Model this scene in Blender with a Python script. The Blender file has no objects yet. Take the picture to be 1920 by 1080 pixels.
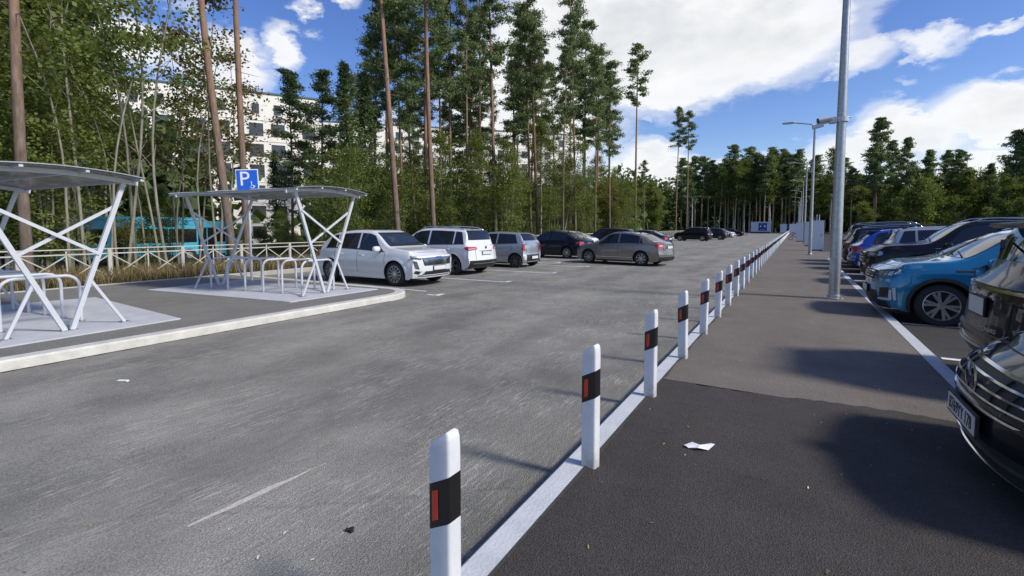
import bpy, bmesh, math, random
import numpy as np
from mathutils import Vector, Matrix

scene = bpy.context.scene
R = math.radians

# ------------------------------------------------------------------ camera
EYE = 1.55
PITCH, ROLL, YAW, FPX = 0.0668, -0.002, 0.5374, 887.5
cam_data = bpy.data.cameras.new('camera')
cam = bpy.data.objects.new('camera', cam_data)
scene.collection.objects.link(cam)
cam_data.sensor_width = 36.0
cam_data.lens = 36.0 * FPX / 1920.0
cam_data.shift_y = -(540 - 486.5) / 1920.0
cam_data.clip_start = 0.05
cam_data.clip_end = 3000
_cy, _sy = math.cos(YAW), math.sin(YAW)
_fw = Vector((-_sy * math.cos(PITCH), _cy * math.cos(PITCH), -math.sin(PITCH)))
_r0 = Vector((_cy, _sy, 0)); _u0 = _r0.cross(_fw)
_r = math.cos(ROLL) * _r0 + math.sin(ROLL) * _u0
_u = _r.cross(_fw)
cam.matrix_world = Matrix(((_r.x, _u.x, -_fw.x, 0), (_r.y, _u.y, -_fw.y, 0), (_r.z, _u.z, -_fw.z, EYE), (0, 0, 0, 1)))
scene.camera = cam

def ray(px, py):
    return _fw + _r * ((px - 960) / FPX) + _u * ((486.5 - py) / FPX)
def at_dist(px, D, py=430):
    """ground-plan point seen in picture column px at D metres"""
    d = ray(px, py); k = D / math.hypot(d.x, d.y)
    return d.x * k, d.y * k

# ------------------------------------------------------------------ sun + sky
SUN_EL, SUN_AZ = R(39), R(4)      # azimuth measured from +x towards +y
sd = bpy.data.lights.new('sun', 'SUN')
sd.energy = 2.6; sd.angle = R(8.0); sd.color = (1.0, 0.94, 0.84)
sun = bpy.data.objects.new('sun', sd); scene.collection.objects.link(sun)
_sdir = Vector((math.cos(SUN_EL) * math.cos(SUN_AZ), math.cos(SUN_EL) * math.sin(SUN_AZ), math.sin(SUN_EL)))
sun.rotation_euler = _sdir.to_track_quat('Z', 'Y').to_euler()
sun.location = (30, 0, 40)

scene.view_settings.view_transform = 'Standard'
scene.view_settings.look = 'None'
scene.view_settings.exposure = 0.72
scene.view_settings.gamma = 1.0
scene.view_settings.use_curve_mapping = False
scene.cycles.max_bounces = 5
scene.cycles.diffuse_bounces = 3
scene.cycles.glossy_bounces = 3
scene.cycles.transmission_bounces = 4
scene.cycles.transparent_max_bounces = 6
scene.cycles.use_adaptive_sampling = True
scene.cycles.use_denoising = True

def nd(nt, typ, **kw):
    n = nt.nodes.new(typ)
    for k, v in kw.items():
        if k.startswith('i_'):
            n.inputs[k[2:].replace('_', ' ')].default_value = v
        else:
            setattr(n, k, v)
    return n
def mth(nt, op, a, b=None, clamp=False):
    n = nt.nodes.new('ShaderNodeMath'); n.operation = op; n.use_clamp = clamp
    for i, v in enumerate((a, b)):
        if v is None: continue
        if isinstance(v, (int, float)): n.inputs[i].default_value = v
        else: nt.links.new(v, n.inputs[i])
    return n.outputs[0]
def ramp(nt, fac, stops, interp='LINEAR'):
    n = nt.nodes.new('ShaderNodeValToRGB'); n.color_ramp.interpolation = interp
    e = n.color_ramp.elements
    while len(e) < len(stops): e.new(0.5)
    for el, (p, c) in zip(e, stops):
        el.position = p
        el.color = (c[0], c[1], c[2], 1) if isinstance(c, (tuple, list)) else (c, c, c, 1)
    nt.links.new(fac, n.inputs[0])
    return n.outputs[0]
def mixc(nt, fac, a, b, mode='MIX'):
    n = nt.nodes.new('ShaderNodeMix'); n.data_type = 'RGBA'; n.blend_type = mode
    def put(sock, v):
        if isinstance(v, (int, float)): sock.default_value = v
        elif isinstance(v, (tuple, list)): sock.default_value = (v[0], v[1], v[2], 1)
        else: nt.links.new(v, sock)
    put(n.inputs['Factor'], fac); put(n.inputs[6], a); put(n.inputs[7], b)
    return n.outputs[2]

world = bpy.data.worlds.new('World'); scene.world = world; world.use_nodes = True
wt = world.node_tree; wt.nodes.clear()
sky = nd(wt, 'ShaderNodeTexSky', sky_type='NISHITA', sun_disc=False)
sky.sun_elevation = SUN_EL
sky.sun_rotation = math.pi / 2 - SUN_AZ
sky.air_density = 1.0; sky.dust_density = 0.4; sky.ozone_density = 3.0
hs = nd(wt, 'ShaderNodeHueSaturation'); hs.inputs['Hue'].default_value = 0.518; hs.inputs['Saturation'].default_value = 1.22; hs.inputs['Value'].default_value = 0.76
wt.links.new(sky.outputs[0], hs.inputs['Color'])
tc = nd(wt, 'ShaderNodeTexCoord')
sep = nd(wt, 'ShaderNodeSeparateXYZ'); wt.links.new(tc.outputs['Generated'], sep.inputs[0])
az = mth(wt, 'ARCTAN2', sep.outputs[0], sep.outputs[1])        # 0 = +y, positive towards +x
el = mth(wt, 'ARCSINE', sep.outputs[2])
# domain distortion gives the banks their cauliflower edges
nz1 = nd(wt, 'ShaderNodeTexNoise', i_Scale=7.0, i_Detail=6.0, i_Roughness=0.6)
cmb0 = nd(wt, 'ShaderNodeCombineXYZ'); wt.links.new(az, cmb0.inputs[0]); wt.links.new(mth(wt, 'MULTIPLY', el, 1.9), cmb0.inputs[1])
wt.links.new(cmb0.outputs[0], nz1.inputs['Vector'])
nz2 = nd(wt, 'ShaderNodeTexNoise', i_Scale=2.6, i_Detail=7.0, i_Roughness=0.55)
wt.links.new(cmb0.outputs[0], nz2.inputs['Vector'])
nz3 = nd(wt, 'ShaderNodeTexNoise', i_Scale=22.0, i_Detail=5.0, i_Roughness=0.6)
wt.links.new(cmb0.outputs[0], nz3.inputs['Vector'])
CLOUDS = []   # (px, py, half width px, half height px, weight)
for c in ((1160, 70, 250, 140, 1.15), (1400, 60, 190, 105, 1.05), (1000, 200, 150, 150, 0.9), (1290, 140, 190, 65, 0.8), (860, 330, 120, 90, .8),
          (1700, 240, 120, 48, .9), (1860, 210, 120, 60, .95), (1650, 285, 170, 38, .8), (1900, 300, 150, 40, .85), (2050, 160, 130, 60, .8),
          (1735, 75, 110, 30, .62), (1890, 42, 60, 16, .6), (1600, 110, 70, 40, .55), (1220, 320, 80, 52, .85), (1330, 330, 130, 30, .55), (1480, 300, 120, 26, .45),
          (540, 85, 46, 38, .75), (610, 5, 50, 22, .65), (420, 130, 90, 60, .75), (250, 60, 110, 80, .6), (80, 120, 130, 110, .6), (1205, 232, 18, 10, .4), (1700, 150, 40, 14, .3), (1800, 330, 200, 30, .6), (700, 260, 80, 50, .5)):
    d = ray(c[0], c[1]).normalized()
    a0 = math.atan2(d.x, d.y); e0 = math.asin(d.z)
    dx = ray(c[0] + c[2], c[1]).normalized(); da = abs(math.atan2(dx.x, dx.y) - a0)
    dy = ray(c[0], c[1] - c[3]).normalized(); de = abs(math.asin(dy.z) - e0)
    CLOUDS.append((a0, e0, da, de, c[4]))
azd = mth(wt, 'ADD', az, mth(wt, 'MULTIPLY', mth(wt, 'SUBTRACT', nz1.outputs[0], 0.5), 0.22))
azl = mth(wt, 'MULTIPLY', mth(wt, 'SUBTRACT', nz1.outputs[0], .5), .16)
eld = mth(wt, 'ADD', el, azl)
tot = None
for a0, e0, da, de, w in CLOUDS:
    u = mth(wt, 'DIVIDE', mth(wt, 'SUBTRACT', azd, a0), da)
    v = mth(wt, 'DIVIDE', mth(wt, 'SUBTRACT', eld, e0), de)
    q = mth(wt, 'ADD', mth(wt, 'POWER', mth(wt, 'ABSOLUTE', u), 2.0), mth(wt, 'POWER', mth(wt, 'ABSOLUTE', v), 2.0))
    g = mth(wt, 'MULTIPLY', mth(wt, 'DIVIDE', 1.0, mth(wt, 'ADD', 1.0, mth(wt, 'MULTIPLY', q, q))), w)
    tot = g if tot is None else mth(wt, 'MAXIMUM', tot, g)
# beyond the picture the same kind of broken cloud goes on (noise alone)
far = mth(wt, 'MULTIPLY', mth(wt, 'SUBTRACT', nz2.outputs[0], 0.50), 3.6)
inview = mth(wt, 'MULTIPLY', mth(wt, 'MULTIPLY', mth(wt, 'SUBTRACT', 1.45, mth(wt, 'ABSOLUTE', mth(wt, 'ADD', az, 0.45))), 2.2, True), mth(wt, 'MULTIPLY', mth(wt, 'SUBTRACT', 0.85, el), 3.5, True))
tot = mth(wt, 'ADD', mth(wt, 'MULTIPLY', tot, inview), mth(wt, 'MULTIPLY', far, mth(wt, 'SUBTRACT', 1.0, inview)))
dens = mth(wt, 'ADD', tot, mth(wt, 'ADD', mth(wt, 'MULTIPLY', mth(wt, 'SUBTRACT', nz2.outputs[0], .5), .55), mth(wt, 'MULTIPLY', mth(wt, 'SUBTRACT', nz3.outputs[0], .5), .22)))
mask = ramp(wt, dens, [(0.20, 0.0), (0.40, 0.42), (0.66, 0.92), (1.0, 1.0)], 'EASE')
# thick cores are greyer, rims and tops bright
core = mth(wt, 'ADD', mth(wt, 'MULTIPLY', dens, 0.75), mth(wt, 'MULTIPLY', mth(wt, 'SUBTRACT', nz1.outputs[0], .5), -1.1))
ccol = ramp(wt, core, [(0.30, (5.0, 5.05, 5.1)), (0.55, (4.75, 4.77, 4.8)), (0.98, (3.6, 3.72, 3.88))])
mixn = mixc(wt, mask, hs.outputs[0], ccol)
bg = nd(wt, 'ShaderNodeBackground'); bg.inputs['Strength'].default_value = 0.125
wt.links.new(mixn, bg.inputs['Color'])
world.cycles.sampling_method = 'MANUAL'; world.cycles.sample_map_resolution = 512
wo = nd(wt, 'ShaderNodeOutputWorld'); wt.links.new(bg.outputs[0], wo.inputs[0])

# ------------------------------------------------------------------ helpers
COL = scene.collection
MATS = {}
def _new_mat(name):
    m = bpy.data.materials.new(name); m.use_nodes = True
    nt = m.node_tree; nt.nodes.clear()
    out = nd(nt, 'ShaderNodeOutputMaterial'); p = nd(nt, 'ShaderNodeBsdfPrincipled')
    nt.links.new(p.outputs[0], out.inputs[0])
    return m, nt, p
def mat(name, col, rough=0.5, metal=0.0, coat=0.0, noise=0.0, nscale=8.0, bump=0.0, bscale=60.0, spec=0.5, emit=None):
    if name in MATS: return MATS[name]
    m, nt, p = _new_mat(name)
    p.inputs['Base Color'].default_value = (*col, 1)
    p.inputs['Roughness'].default_value = rough
    p.inputs['Metallic'].default_value = metal
    p.inputs['Specular IOR Level'].default_value = spec
    if coat: p.inputs['Coat Weight'].default_value = coat; p.inputs['Coat Roughness'].default_value = 0.03
    if noise or bump:
        t = nd(nt, 'ShaderNodeTexCoord')
    if noise:
        n = nd(nt, 'ShaderNodeTexNoise', i_Scale=nscale, i_Detail=6.0, i_Roughness=.65); nt.links.new(t.outputs['Object'], n.inputs['Vector'])
        lo = tuple(max(0, c * (1 - noise)) for c in col); hi = tuple(min(1, c * (1 + noise * .6)) for c in col)
        nt.links.new(ramp(nt, n.outputs[0], [(.3, lo), (.7, hi)]), p.inputs['Base Color'])
    if bump:
        n2 = nd(nt, 'ShaderNodeTexNoise', i_Scale=bscale, i_Detail=4.0); nt.links.new(t.outputs['Object'], n2.inputs['Vector'])
        b = nd(nt, 'ShaderNodeBump', i_Strength=bump, i_Distance=.02); nt.links.new(n2.outputs[0], b.inputs['Height']); nt.links.new(b.outputs[0], p.inputs['Normal'])
    if emit:
        p.inputs['Emission Color'].default_value = (*emit[0], 1); p.inputs['Emission Strength'].default_value = emit[1]
    MATS[name] = m
    return m

class MB:
    """collects verts/faces (with material index) for one mesh"""
    def __init__(s): s.v = []; s.f = []; s.m = []
    def add(s, vs, fs, mi=0):
        o = len(s.v); s.v.extend([tuple(map(float, p)) for p in vs]); s.f.extend([tuple(i + o for i in f) for f in fs]); s.m.extend([mi] * len(fs))
        return s
    def box(s, c, d, rz=0.0, mi=0, M=None):
        hx, hy, hz = d[0] / 2, d[1] / 2, d[2] / 2
        vs = []
        for z in (-hz, hz):
            for x, y in ((-hx, -hy), (hx, -hy), (hx, hy), (-hx, hy)):
                p = Vector((x, y, z))
                if M is not None: p = M @ p
                elif rz: p = Matrix.Rotation(rz, 3, 'Z') @ p
                vs.append((p.x + c[0], p.y + c[1], p.z + c[2]))
        return s.add(vs, [(0, 3, 2, 1), (4, 5, 6, 7), (0, 1, 5, 4), (1, 2, 6, 5), (2, 3, 7, 6), (3, 0, 4, 7)], mi)
    def bar(s, a, b, w, h=None, up=(0, 0, 1), mi=0):
        """rectangular bar from a to b"""
        h = h or w; a = Vector(a); b = Vector(b); d = (b - a).normalized(); upv = Vector(up)
        if abs(d.dot(upv)) > .98: upv = Vector((1, 0, 0))
        sx = d.cross(upv).normalized(); sz = sx.cross(d).normalized()
        vs = []
        for p in (a, b):
            for x, z in ((-1, -1), (1, -1), (1, 1), (-1, 1)):
                vs.append(tuple(p + sx * (x * w / 2) + sz * (z * h / 2)))
        return s.add(vs, [(0, 3, 2, 1), (4, 5, 6, 7), (0, 1, 5, 4), (1, 2, 6, 5), (2, 3, 7, 6), (3, 0, 4, 7)][:2] + [(0, 1, 5, 4), (1, 2, 6, 5), (2, 3, 7, 6), (3, 0, 4, 7)], mi)
    def tube(s, pts, r, n=8, mi=0, cap=True):
        pts = [Vector(p) for p in pts]
        rs = r if isinstance(r, (list, tuple)) else [r] * len(pts)
        d0 = (pts[1] - pts[0]).normalized()
        ref = Vector((0, 0, 1)) if abs(d0.z) < .9 else Vector((1, 0, 0))
        x = d0.cross(ref).normalized(); vs = []
        for i, p in enumerate(pts):
            d = (pts[min(i + 1, len(pts) - 1)] - pts[max(i - 1, 0)]).normalized()
            x = (x - d * x.dot(d)).normalized(); y = d.cross(x)
            for k in range(n):
                a = 2 * math.pi * k / n
                vs.append(tuple(p + x * (rs[i] * math.cos(a)) + y * (rs[i] * math.sin(a))))
        fs = []
        for i in range(len(pts) - 1):
            for k in range(n):
                k2 = (k + 1) % n
                fs.append((i * n + k, i * n + k2, (i + 1) * n + k2, (i + 1) * n + k))
        if cap:
            fs.append(tuple(range(n - 1, -1, -1))); fs.append(tuple((len(pts) - 1) * n + k for k in range(n)))
        return s.add(vs, fs, mi)
    def lathe(s, prof, n=24, c=(0, 0, 0), axis='z', mi=0, close=False):
        """prof: [(r, h)] revolved about the axis"""
        vs = []
        for r, h in prof:
            for k in range(n):
                a = 2 * math.pi * k / n
                p = (r * math.cos(a), r * math.sin(a), h) if axis == 'z' else (r * math.cos(a), h, r * math.sin(a))
                vs.append((p[0] + c[0], p[1] + c[1], p[2] + c[2]))
        fs = []
        for i in range(len(prof) - 1):
            for k in range(n):
                k2 = (k + 1) % n
                q = (i * n + k, i * n + k2, (i + 1) * n + k2, (i + 1) * n + k)
                fs.append(q if axis == 'z' else q[::-1])
        return s.add(vs, fs, mi)
    def grid(s, P, flip=False, mi=0):
        nu, nv = P.shape[:2]; fs = []
        for i in range(nu - 1):
            for j in range(nv - 1):
                q = (i * nv + j, (i + 1) * nv + j, (i + 1) * nv + j + 1, i * nv + j + 1)
                fs.append(q[::-1] if flip else q)
        return s.add(P.reshape(-1, 3), fs, mi)
    def ell(s, c, r, n=12, m=8, e=1.0, mi=0):
        """(super)ellipsoid"""
        vs = []; sg = lambda v, p: math.copysign(abs(v) ** p, v)
        for i in range(m + 1):
            t = -math.pi / 2 + math.pi * i / m
            for k in range(n):
                a = 2 * math.pi * k / n
                vs.append((c[0] + r[0] * sg(math.cos(t), e) * sg(math.cos(a), e), c[1] + r[1] * sg(math.cos(t), e) * sg(math.sin(a), e), c[2] + r[2] * sg(math.sin(t), e)))
        fs = []
        for i in range(m):
            for k in range(n):
                k2 = (k + 1) % n
                fs.append((i * n + k, i * n + k2, (i + 1) * n + k2, (i + 1) * n + k))
        return s.add(vs, fs, mi)
    def prism(s, poly, z0, z1, mi=0):
        n = len(poly)
        vs = [(x, y, z0) for x, y in poly] + [(x, y, z1) for x, y in poly]
        fs = [tuple(range(n - 1, -1, -1)), tuple(range(n, 2 * n))] + [(i, (i + 1) % n, (i + 1) % n + n, i + n) for i in range(n)]
        return s.add(vs, fs, mi)
    def mesh(s, name, mats, smooth=False, sharp=None, merge=0.0, bevel=0.0):
        me = bpy.data.meshes.new(name)
        me.from_pydata(s.v, [], s.f)
        for m in (mats if isinstance(mats, (list, tuple)) else [mats]): me.materials.append(m)
        if any(s.m): me.polygons.foreach_set('material_index', s.m)
        if merge or bevel:
            bm = bmesh.new(); bm.from_mesh(me)
            if merge: bmesh.ops.remove_doubles(bm, verts=bm.verts, dist=merge)
            if bevel:
                bmesh.ops.bevel(bm, geom=[e for e in bm.edges if len(e.link_faces) == 2 and e.calc_face_angle(0) > .6], offset=bevel, segments=2, affect='EDGES', clamp_overlap=True)
            bm.to_mesh(me); bm.free()
        if smooth:
            me.polygons.foreach_set('use_smooth', [True] * len(me.polygons))
            if sharp: me.set_sharp_from_angle(angle=R(sharp))
        me.update()
        return me
    def build(s, name, mats, parent=None, **kw):
        return link(name, s.mesh(name, mats, **kw), parent)

def link(name, me, parent=None, loc=None):
    o = bpy.data.objects.new(name, me); COL.objects.link(o)
    if parent is not None: o.parent = parent
    if loc is not None: o.location = loc
    return o
def tag(o, label=None, cat=None, group=None, kind=None):
    if label: o['label'] = label
    if cat: o['category'] = cat
    if group: o['group'] = group
    if kind: o['kind'] = kind
    return o
def empty(name, loc=(0, 0, 0), rz=0.0):
    o = bpy.data.objects.new(name, None); COL.objects.link(o)
    o.location = loc; o.rotation_euler = (0, 0, rz); o.empty_display_size = .2
    return o
def copy_tree(o, parent=None):
    c = o.copy(); COL.objects.link(c); c.parent = parent
    for ch in list(o.children):
        copy_tree(ch, c)
    return c
def text_mesh(txt, size, extr, m, align='CENTER'):
    cu = bpy.data.curves.new('lettering', 'FONT'); cu.body = txt; cu.size = size; cu.extrude = extr
    cu.align_x = align; cu.align_y = 'CENTER'; cu.resolution_u = 4
    o = bpy.data.objects.new('lettering', cu); COL.objects.link(o)
    bpy.context.view_layer.update()
    me = bpy.data.meshes.new_from_object(o.evaluated_get(bpy.context.evaluated_depsgraph_get()))
    bpy.data.objects.remove(o); me.materials.clear(); me.materials.append(m)
    return me
# ------------------------------------------------------------------ ground materials
ROAD, LOT, ISL = -0.10, -0.08, 0.03
def asphalt(name, base, dust, coarse=1.0, streak=0.0, patch=0.5, spec=0.35, blotch=0.35, crack=0.0):
    m, nt, p = _new_mat(name)
    g = nd(nt, 'ShaderNodeNewGeometry')
    def noise(scale, det=6.0, ro=.6, sx=1.0, sy=1.0, off=0.0):
        mp = nd(nt, 'ShaderNodeMapping'); mp.inputs['Scale'].default_value = (sx, sy, 1); mp.inputs['Location'].default_value = (off, off * .7, 0)
        nt.links.new(g.outputs['Position'], mp.inputs['Vector'])
        n = nd(nt, 'ShaderNodeTexNoise', i_Scale=scale, i_Detail=det, i_Roughness=ro); nt.links.new(mp.outputs[0], n.inputs['Vector'])
        return n.outputs[0]
    big = noise(.35, 5, .6)
    mid = noise(2.2, 6, .65, off=7)
    big2 = noise(.9, 6, .7, sx=1.0, sy=.45, off=31)
    fine = noise(90 * coarse, 3, .7, off=3)
    grit = nd(nt, 'ShaderNodeTexVoronoi', i_Scale=120 * coarse); nt.links.new(g.outputs['Position'], grit.inputs['Vector'])
    f = mth(nt, 'ADD', mth(nt, 'MULTIPLY', big, blotch * 1.4), mth(nt, 'ADD', mth(nt, 'MULTIPLY', mid, .35), mth(nt, 'MULTIPLY', big2, blotch * 1.4)))
    f = mth(nt, 'ADD', f, -0.175 - blotch * 1.4 + patch)
    col = mixc(nt, ramp(nt, f, [(.25, 0.0), (.75, 1.0)]), base, dust)
    spk = ramp(nt, fine, [(.3, .62), (.5, 1.0), (.72, 1.45)])
    col = mixc(nt, 1.0, col, spk, 'MULTIPLY')
    spk2 = ramp(nt, grit.outputs['Color'], [(.0, .78), (1.0, 1.22)])
    col = mixc(nt, 1.0, col, spk2, 'MULTIPLY')
    if streak:
        s1 = noise(5.0, 6, .75, sx=13.0, sy=1.1, off=11)
        s2 = noise(1.2, 4, .6, off=19)
        k = mth(nt, 'MULTIPLY', ramp(nt, s1, [(.53, 0.0), (.61, 1.0)]), ramp(nt, s2, [(.41, 0.0), (.57, 1.0)]))
        col = mixc(nt, mth(nt, 'MULTIPLY', k, streak), col, tuple(min(1, c * 1.7) for c in dust))
        s3 = noise(3.0, 6, .75, sx=14.0, sy=1.2, off=41)
        k2 = mth(nt, 'MULTIPLY', ramp(nt, s3, [(.56, 0.0), (.66, 1.0)]), streak * .6)
        col = mixc(nt, k2, col, tuple(c * .55 for c in base))
        # pitted worn patches
        pit = noise(38, 4, .8, off=5); wear = noise(1.0, 4, .6, off=23)
        k3 = mth(nt, 'MULTIPLY', ramp(nt, pit, [(.50, 0.0), (.58, 1.0)]), ramp(nt, wear, [(.50, 0.0), (.62, 1.0)]))
        col = mixc(nt, mth(nt, 'MULTIPLY', k3, .40), col, tuple(c * .5 for c in base))
    if streak:      # wheel tracks polished darker, and thin cracks
        sx_ = nd(nt, 'ShaderNodeSeparateXYZ'); nt.links.new(g.outputs['Position'], sx_.inputs[0])
        wob = mth(nt, 'ADD', sx_.outputs[0], mth(nt, 'MULTIPLY', mth(nt, 'SUBTRACT', big, .5), 1.6))
        tr = mth(nt, 'SINE', mth(nt, 'MULTIPLY', wob, 3.3)); kk = mth(nt, 'MULTIPLY', ramp(nt, tr, [(.35, 0.0), (.95, 1.0)]), .22)
        col = mixc(nt, kk, col, tuple(c * .75 for c in base))
        vc = nd(nt, 'ShaderNodeTexVoronoi', feature='DISTANCE_TO_EDGE', i_Scale=.16); mpv = nd(nt, 'ShaderNodeMixRGB'); mpv.blend_type = 'ADD'; mpv.inputs[0].default_value = .9
        nzv = nd(nt, 'ShaderNodeTexNoise', i_Scale=1.6, i_Detail=6.0); nt.links.new(g.outputs['Position'], nzv.inputs['Vector']); nt.links.new(g.outputs['Position'], mpv.inputs[1]); nt.links.new(nzv.outputs['Color'], mpv.inputs[2]); nt.links.new(mpv.outputs[0], vc.inputs['Vector'])
        ck = mth(nt, 'MULTIPLY', ramp(nt, vc.outputs['Distance'], [(.0, 1.0), (.0008, .6), (.0016, 0.0)]), .22)
        col = mixc(nt, ck, col, tuple(c * .4 for c in base))
    nt.links.new(col, p.inputs['Base Color'])
    p.inputs['Specular IOR Level'].default_value = spec
    nt.links.new(ramp(nt, mid, [(.3, .95), (.7, .72)]), p.inputs['Roughness'])
    h = mth(nt, 'ADD', mth(nt, 'MULTIPLY', fine, .6), mth(nt, 'MULTIPLY', grit.outputs['Distance'], .9))
    b = nd(nt, 'ShaderNodeBump', i_Strength=.55, i_Distance=.012); nt.links.new(h, b.inputs['Height']); nt.links.new(b.outputs[0], p.inputs['Normal'])
    MATS[name] = m
    return m
M_road = asphalt('road_asphalt', (.145, .141, .124), (.285, .275, .240), 1.0, streak=.68, patch=.50, blotch=.75)
M_walk_new = asphalt('fresh_asphalt', (.040, .036, .033), (.076, .067, .060), 1.1, patch=.5, spec=.25)
M_walk = asphalt('worn_walk_asphalt', (.115, .100, .084), (.195, .170, .142), 1.0, patch=.5)
M_isl = asphalt('island_asphalt', (.14, .136, .122), (.23, .224, .202), 1.0, patch=.5)
M_lot = asphalt('lot_asphalt', (.034, .033, .031), (.070, .067, .062), 1.0, patch=.45)
M_conc = mat('pad_concrete', (.46, .47, .49), .85, noise=.14, nscale=3.0, bump=.15, bscale=40)
M_kerb = mat('white_painted_kerb', (.52, .54, .55), .7, noise=.13, nscale=5.0, bump=.25, bscale=50)
M_kerb2 = mat('cream_painted_kerb', (.56, .55, .49), .7, noise=.2, nscale=4.0, bump=.25, bscale=50)
M_kerbg = mat('grey_concrete_kerb', (.36, .34, .30), .85, noise=.2, nscale=6.0)
M_line = mat('road_marking_paint', (.74, .74, .73), .7, noise=.22, nscale=14.0)
def earth():
    m, nt, p = _new_mat('woodland_floor')
    g = nd(nt, 'ShaderNodeNewGeometry')
    n = nd(nt, 'ShaderNodeTexNoise', i_Scale=.8, i_Detail=8.0, i_Roughness=.7); nt.links.new(g.outputs['Position'], n.inputs['Vector'])
    nt.links.new(ramp(nt, n.outputs[0], [(.3, (.035, .032, .018)), (.5, (.055, .06, .022)), (.7, (.12, .10, .045))]), p.inputs['Base Color'])
    p.inputs['Roughness'].default_value = 1.0; p.inputs['Specular IOR Level'].default_value = .1
    return m
M_earth = earth()

def sheet(name, x0, x1, y0, y1, z, m, kind='structure', parent=None):
    mb = MB(); mb.add([(x0, y0, z), (x1, y0, z), (x1, y1, z), (x0, y1, z)], [(0, 1, 2, 3)])
    o = mb.build(name, m, parent)
    if kind and parent is None: o['kind'] = kind
    return o

# ground to the horizon
tag(sheet('ground', -900, 900, -600, 1200, -1.2, M_earth), kind='structure')
def ground_z(x, y):
    """woodland floor left of the fence: level near the fence, then falling to the street behind"""
    if x > -19: return 0.02
    t = min(1.0, (-19 - x) / 9.0); return 0.02 - 0.85 * t * t * (3 - 2 * t)
gx = np.concatenate([np.linspace(-16.1, -30, 22), np.linspace(-34, -320, 12)]); gy = np.concatenate([np.linspace(-40, 60, 30), np.linspace(70, 420, 12)])
rng = np.random.default_rng(3)
P = np.array([[(x, y, ground_z(x, y) + (0 if x > -16.5 else rng.normal() * .03)) for y in gy] for x in gx])
mb = MB(); mb.grid(P, flip=False); tag(mb.build('verge', M_earth, smooth=True), kind='structure')
# far ground behind the road ends and round the right-hand car park
sheet('far_ground', -16.05, 320, 156.5, 420, -0.05, M_earth)
sheet('right_ground', 78, 320, -60, 156.4, -0.07, M_earth)

sheet('road', -16.0, -1.2, -40, 156.5, ROAD, M_road)
sheet('sidewalk', -1.13, 1.40, 4.9, 156.4, 0.0, M_walk)
# newer, darker asphalt near the viewer with a ragged seam
rnd = random.Random(5)
mb = MB(); n = 40
xs = [-1.13 + 2.53 * i / n for i in range(n + 1)]
edge = [4.86 + .06 * x + .05 * math.sin(x * 3.1) + rnd.uniform(-.02, .02) for x in xs]
vs = [(x, -12, .003) for x in xs] + [(x, e, .003) for x, e in zip(xs, edge)] + [(x, e + .10, -.002) for x, e in zip(xs, edge)]
fs = [(i, i + 1, n + 2 + i, n + 1 + i) for i in range(n)] + [(n + 1 + i, n + 2 + i, 2 * n + 3 + i, 2 * n + 2 + i) for i in range(n)]
mb.add(vs, fs); tag(mb.build('sidewalk_patch', M_walk_new), kind='structure')
sheet('walk_base', -1.13, 1.40, -12, 5.2, -.012, M_walk)
sheet('car_park', 1.50, 78, -40, 156.4, LOT, M_lot)

# kerb between road and footway (painted white): a long bevelled beam
def kerb(name, pts, w, z0, z1, m, side=1.0):
    """beam along a polyline in plan; its road edge lies on the polyline, its body to the left (side=1) or right (-1); chamfered top arris"""
    pts = [Vector((p[0], p[1], 0)) for p in pts]; P = []
    for i, p in enumerate(pts):
        d = (pts[min(i + 1, len(pts) - 1)] - pts[max(i - 1, 0)]).normalized(); nn = Vector((-d.y, d.x, 0)) * side
        P.append([(p.x, p.y, z0), (p.x + nn.x * .004, p.y + nn.y * .004, z1 - .025), (p.x + nn.x * .03, p.y + nn.y * .03, z1), (p.x + nn.x * w, p.y + nn.y * w, z1 - .002), (p.x + nn.x * w, p.y + nn.y * w, z0)])
    P = np.array(P); mb = MB(); mb.grid(P, flip=side > 0)
    o = mb.build(name, m); o['kind'] = 'structure'; return o
kerb('kerb_footway', [(-1.285, y) for y in np.linspace(-12, 156, 85)], .165, -.2, .006, M_kerb, side=-1)
# kerb along the right-hand car park, with the rounded island end further on
kp = [(1.535, -12), (1.535, 10), (1.54, 20), (1.56, 27.4)]
kerb('kerb_car_park', kp, .165, -.2, .006, M_kerb, side=1)
kerb('kerb_island_end', [(1.6 + 2.4 * (1 - math.cos(a)) , 27.5 + 3.0 * math.sin(a)) for a in np.linspace(0, math.pi / 2, 9)] + [(9, 30.5)], .16, -.2, .008, M_kerb, side=1)
mb = MB(); mb.prism([(1.40, 27.45), (1.75, 27.6), (1.9, 28.6), (2.4, 29.7), (3.2, 30.3), (4.1, 30.62), (9, 30.62), (9, 34), (6, 36), (1.40, 36)], -.15, -.003); tag(mb.build('island_car_park', M_walk), kind='structure')

# left island with the bicycle shelters, rounded corner at the near-right
KX, KY = -7.80, 8.80
arc = [(KX - 1.0 + 1.0 * math.cos(a), KY - 1.0 + 1.0 * math.sin(a)) for a in np.linspace(0, math.pi / 2, 10)]
outline = [(KX, -40)] + [(KX, y) for y in np.linspace(-20, KY - 1.2, 14)] + arc + [(x, KY) for x in np.linspace(KX - 1.4, -16.0, 8)]
kerb('kerb_shelter_island', outline, .24, -.2, ISL, M_kerb2, side=1)
mb = MB()
poly = [(-16.0, -40), (KX - .2, -40), (KX - .2, KY - 1.0)] + [(KX - 1.0 + .8 * math.cos(a), KY - 1.0 + .8 * math.sin(a)) for a in np.linspace(0, math.pi / 2, 8)] + [(-16.0, KY - .2)]
mb.prism(poly, -.15, ISL - .006); tag(mb.build('island', M_isl), kind='structure')
kerb('kerb_verge', [(-15.95, y) for y in np.linspace(156, -40, 60)], .12, -.2, .05, M_kerbg, side=-1)
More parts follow.
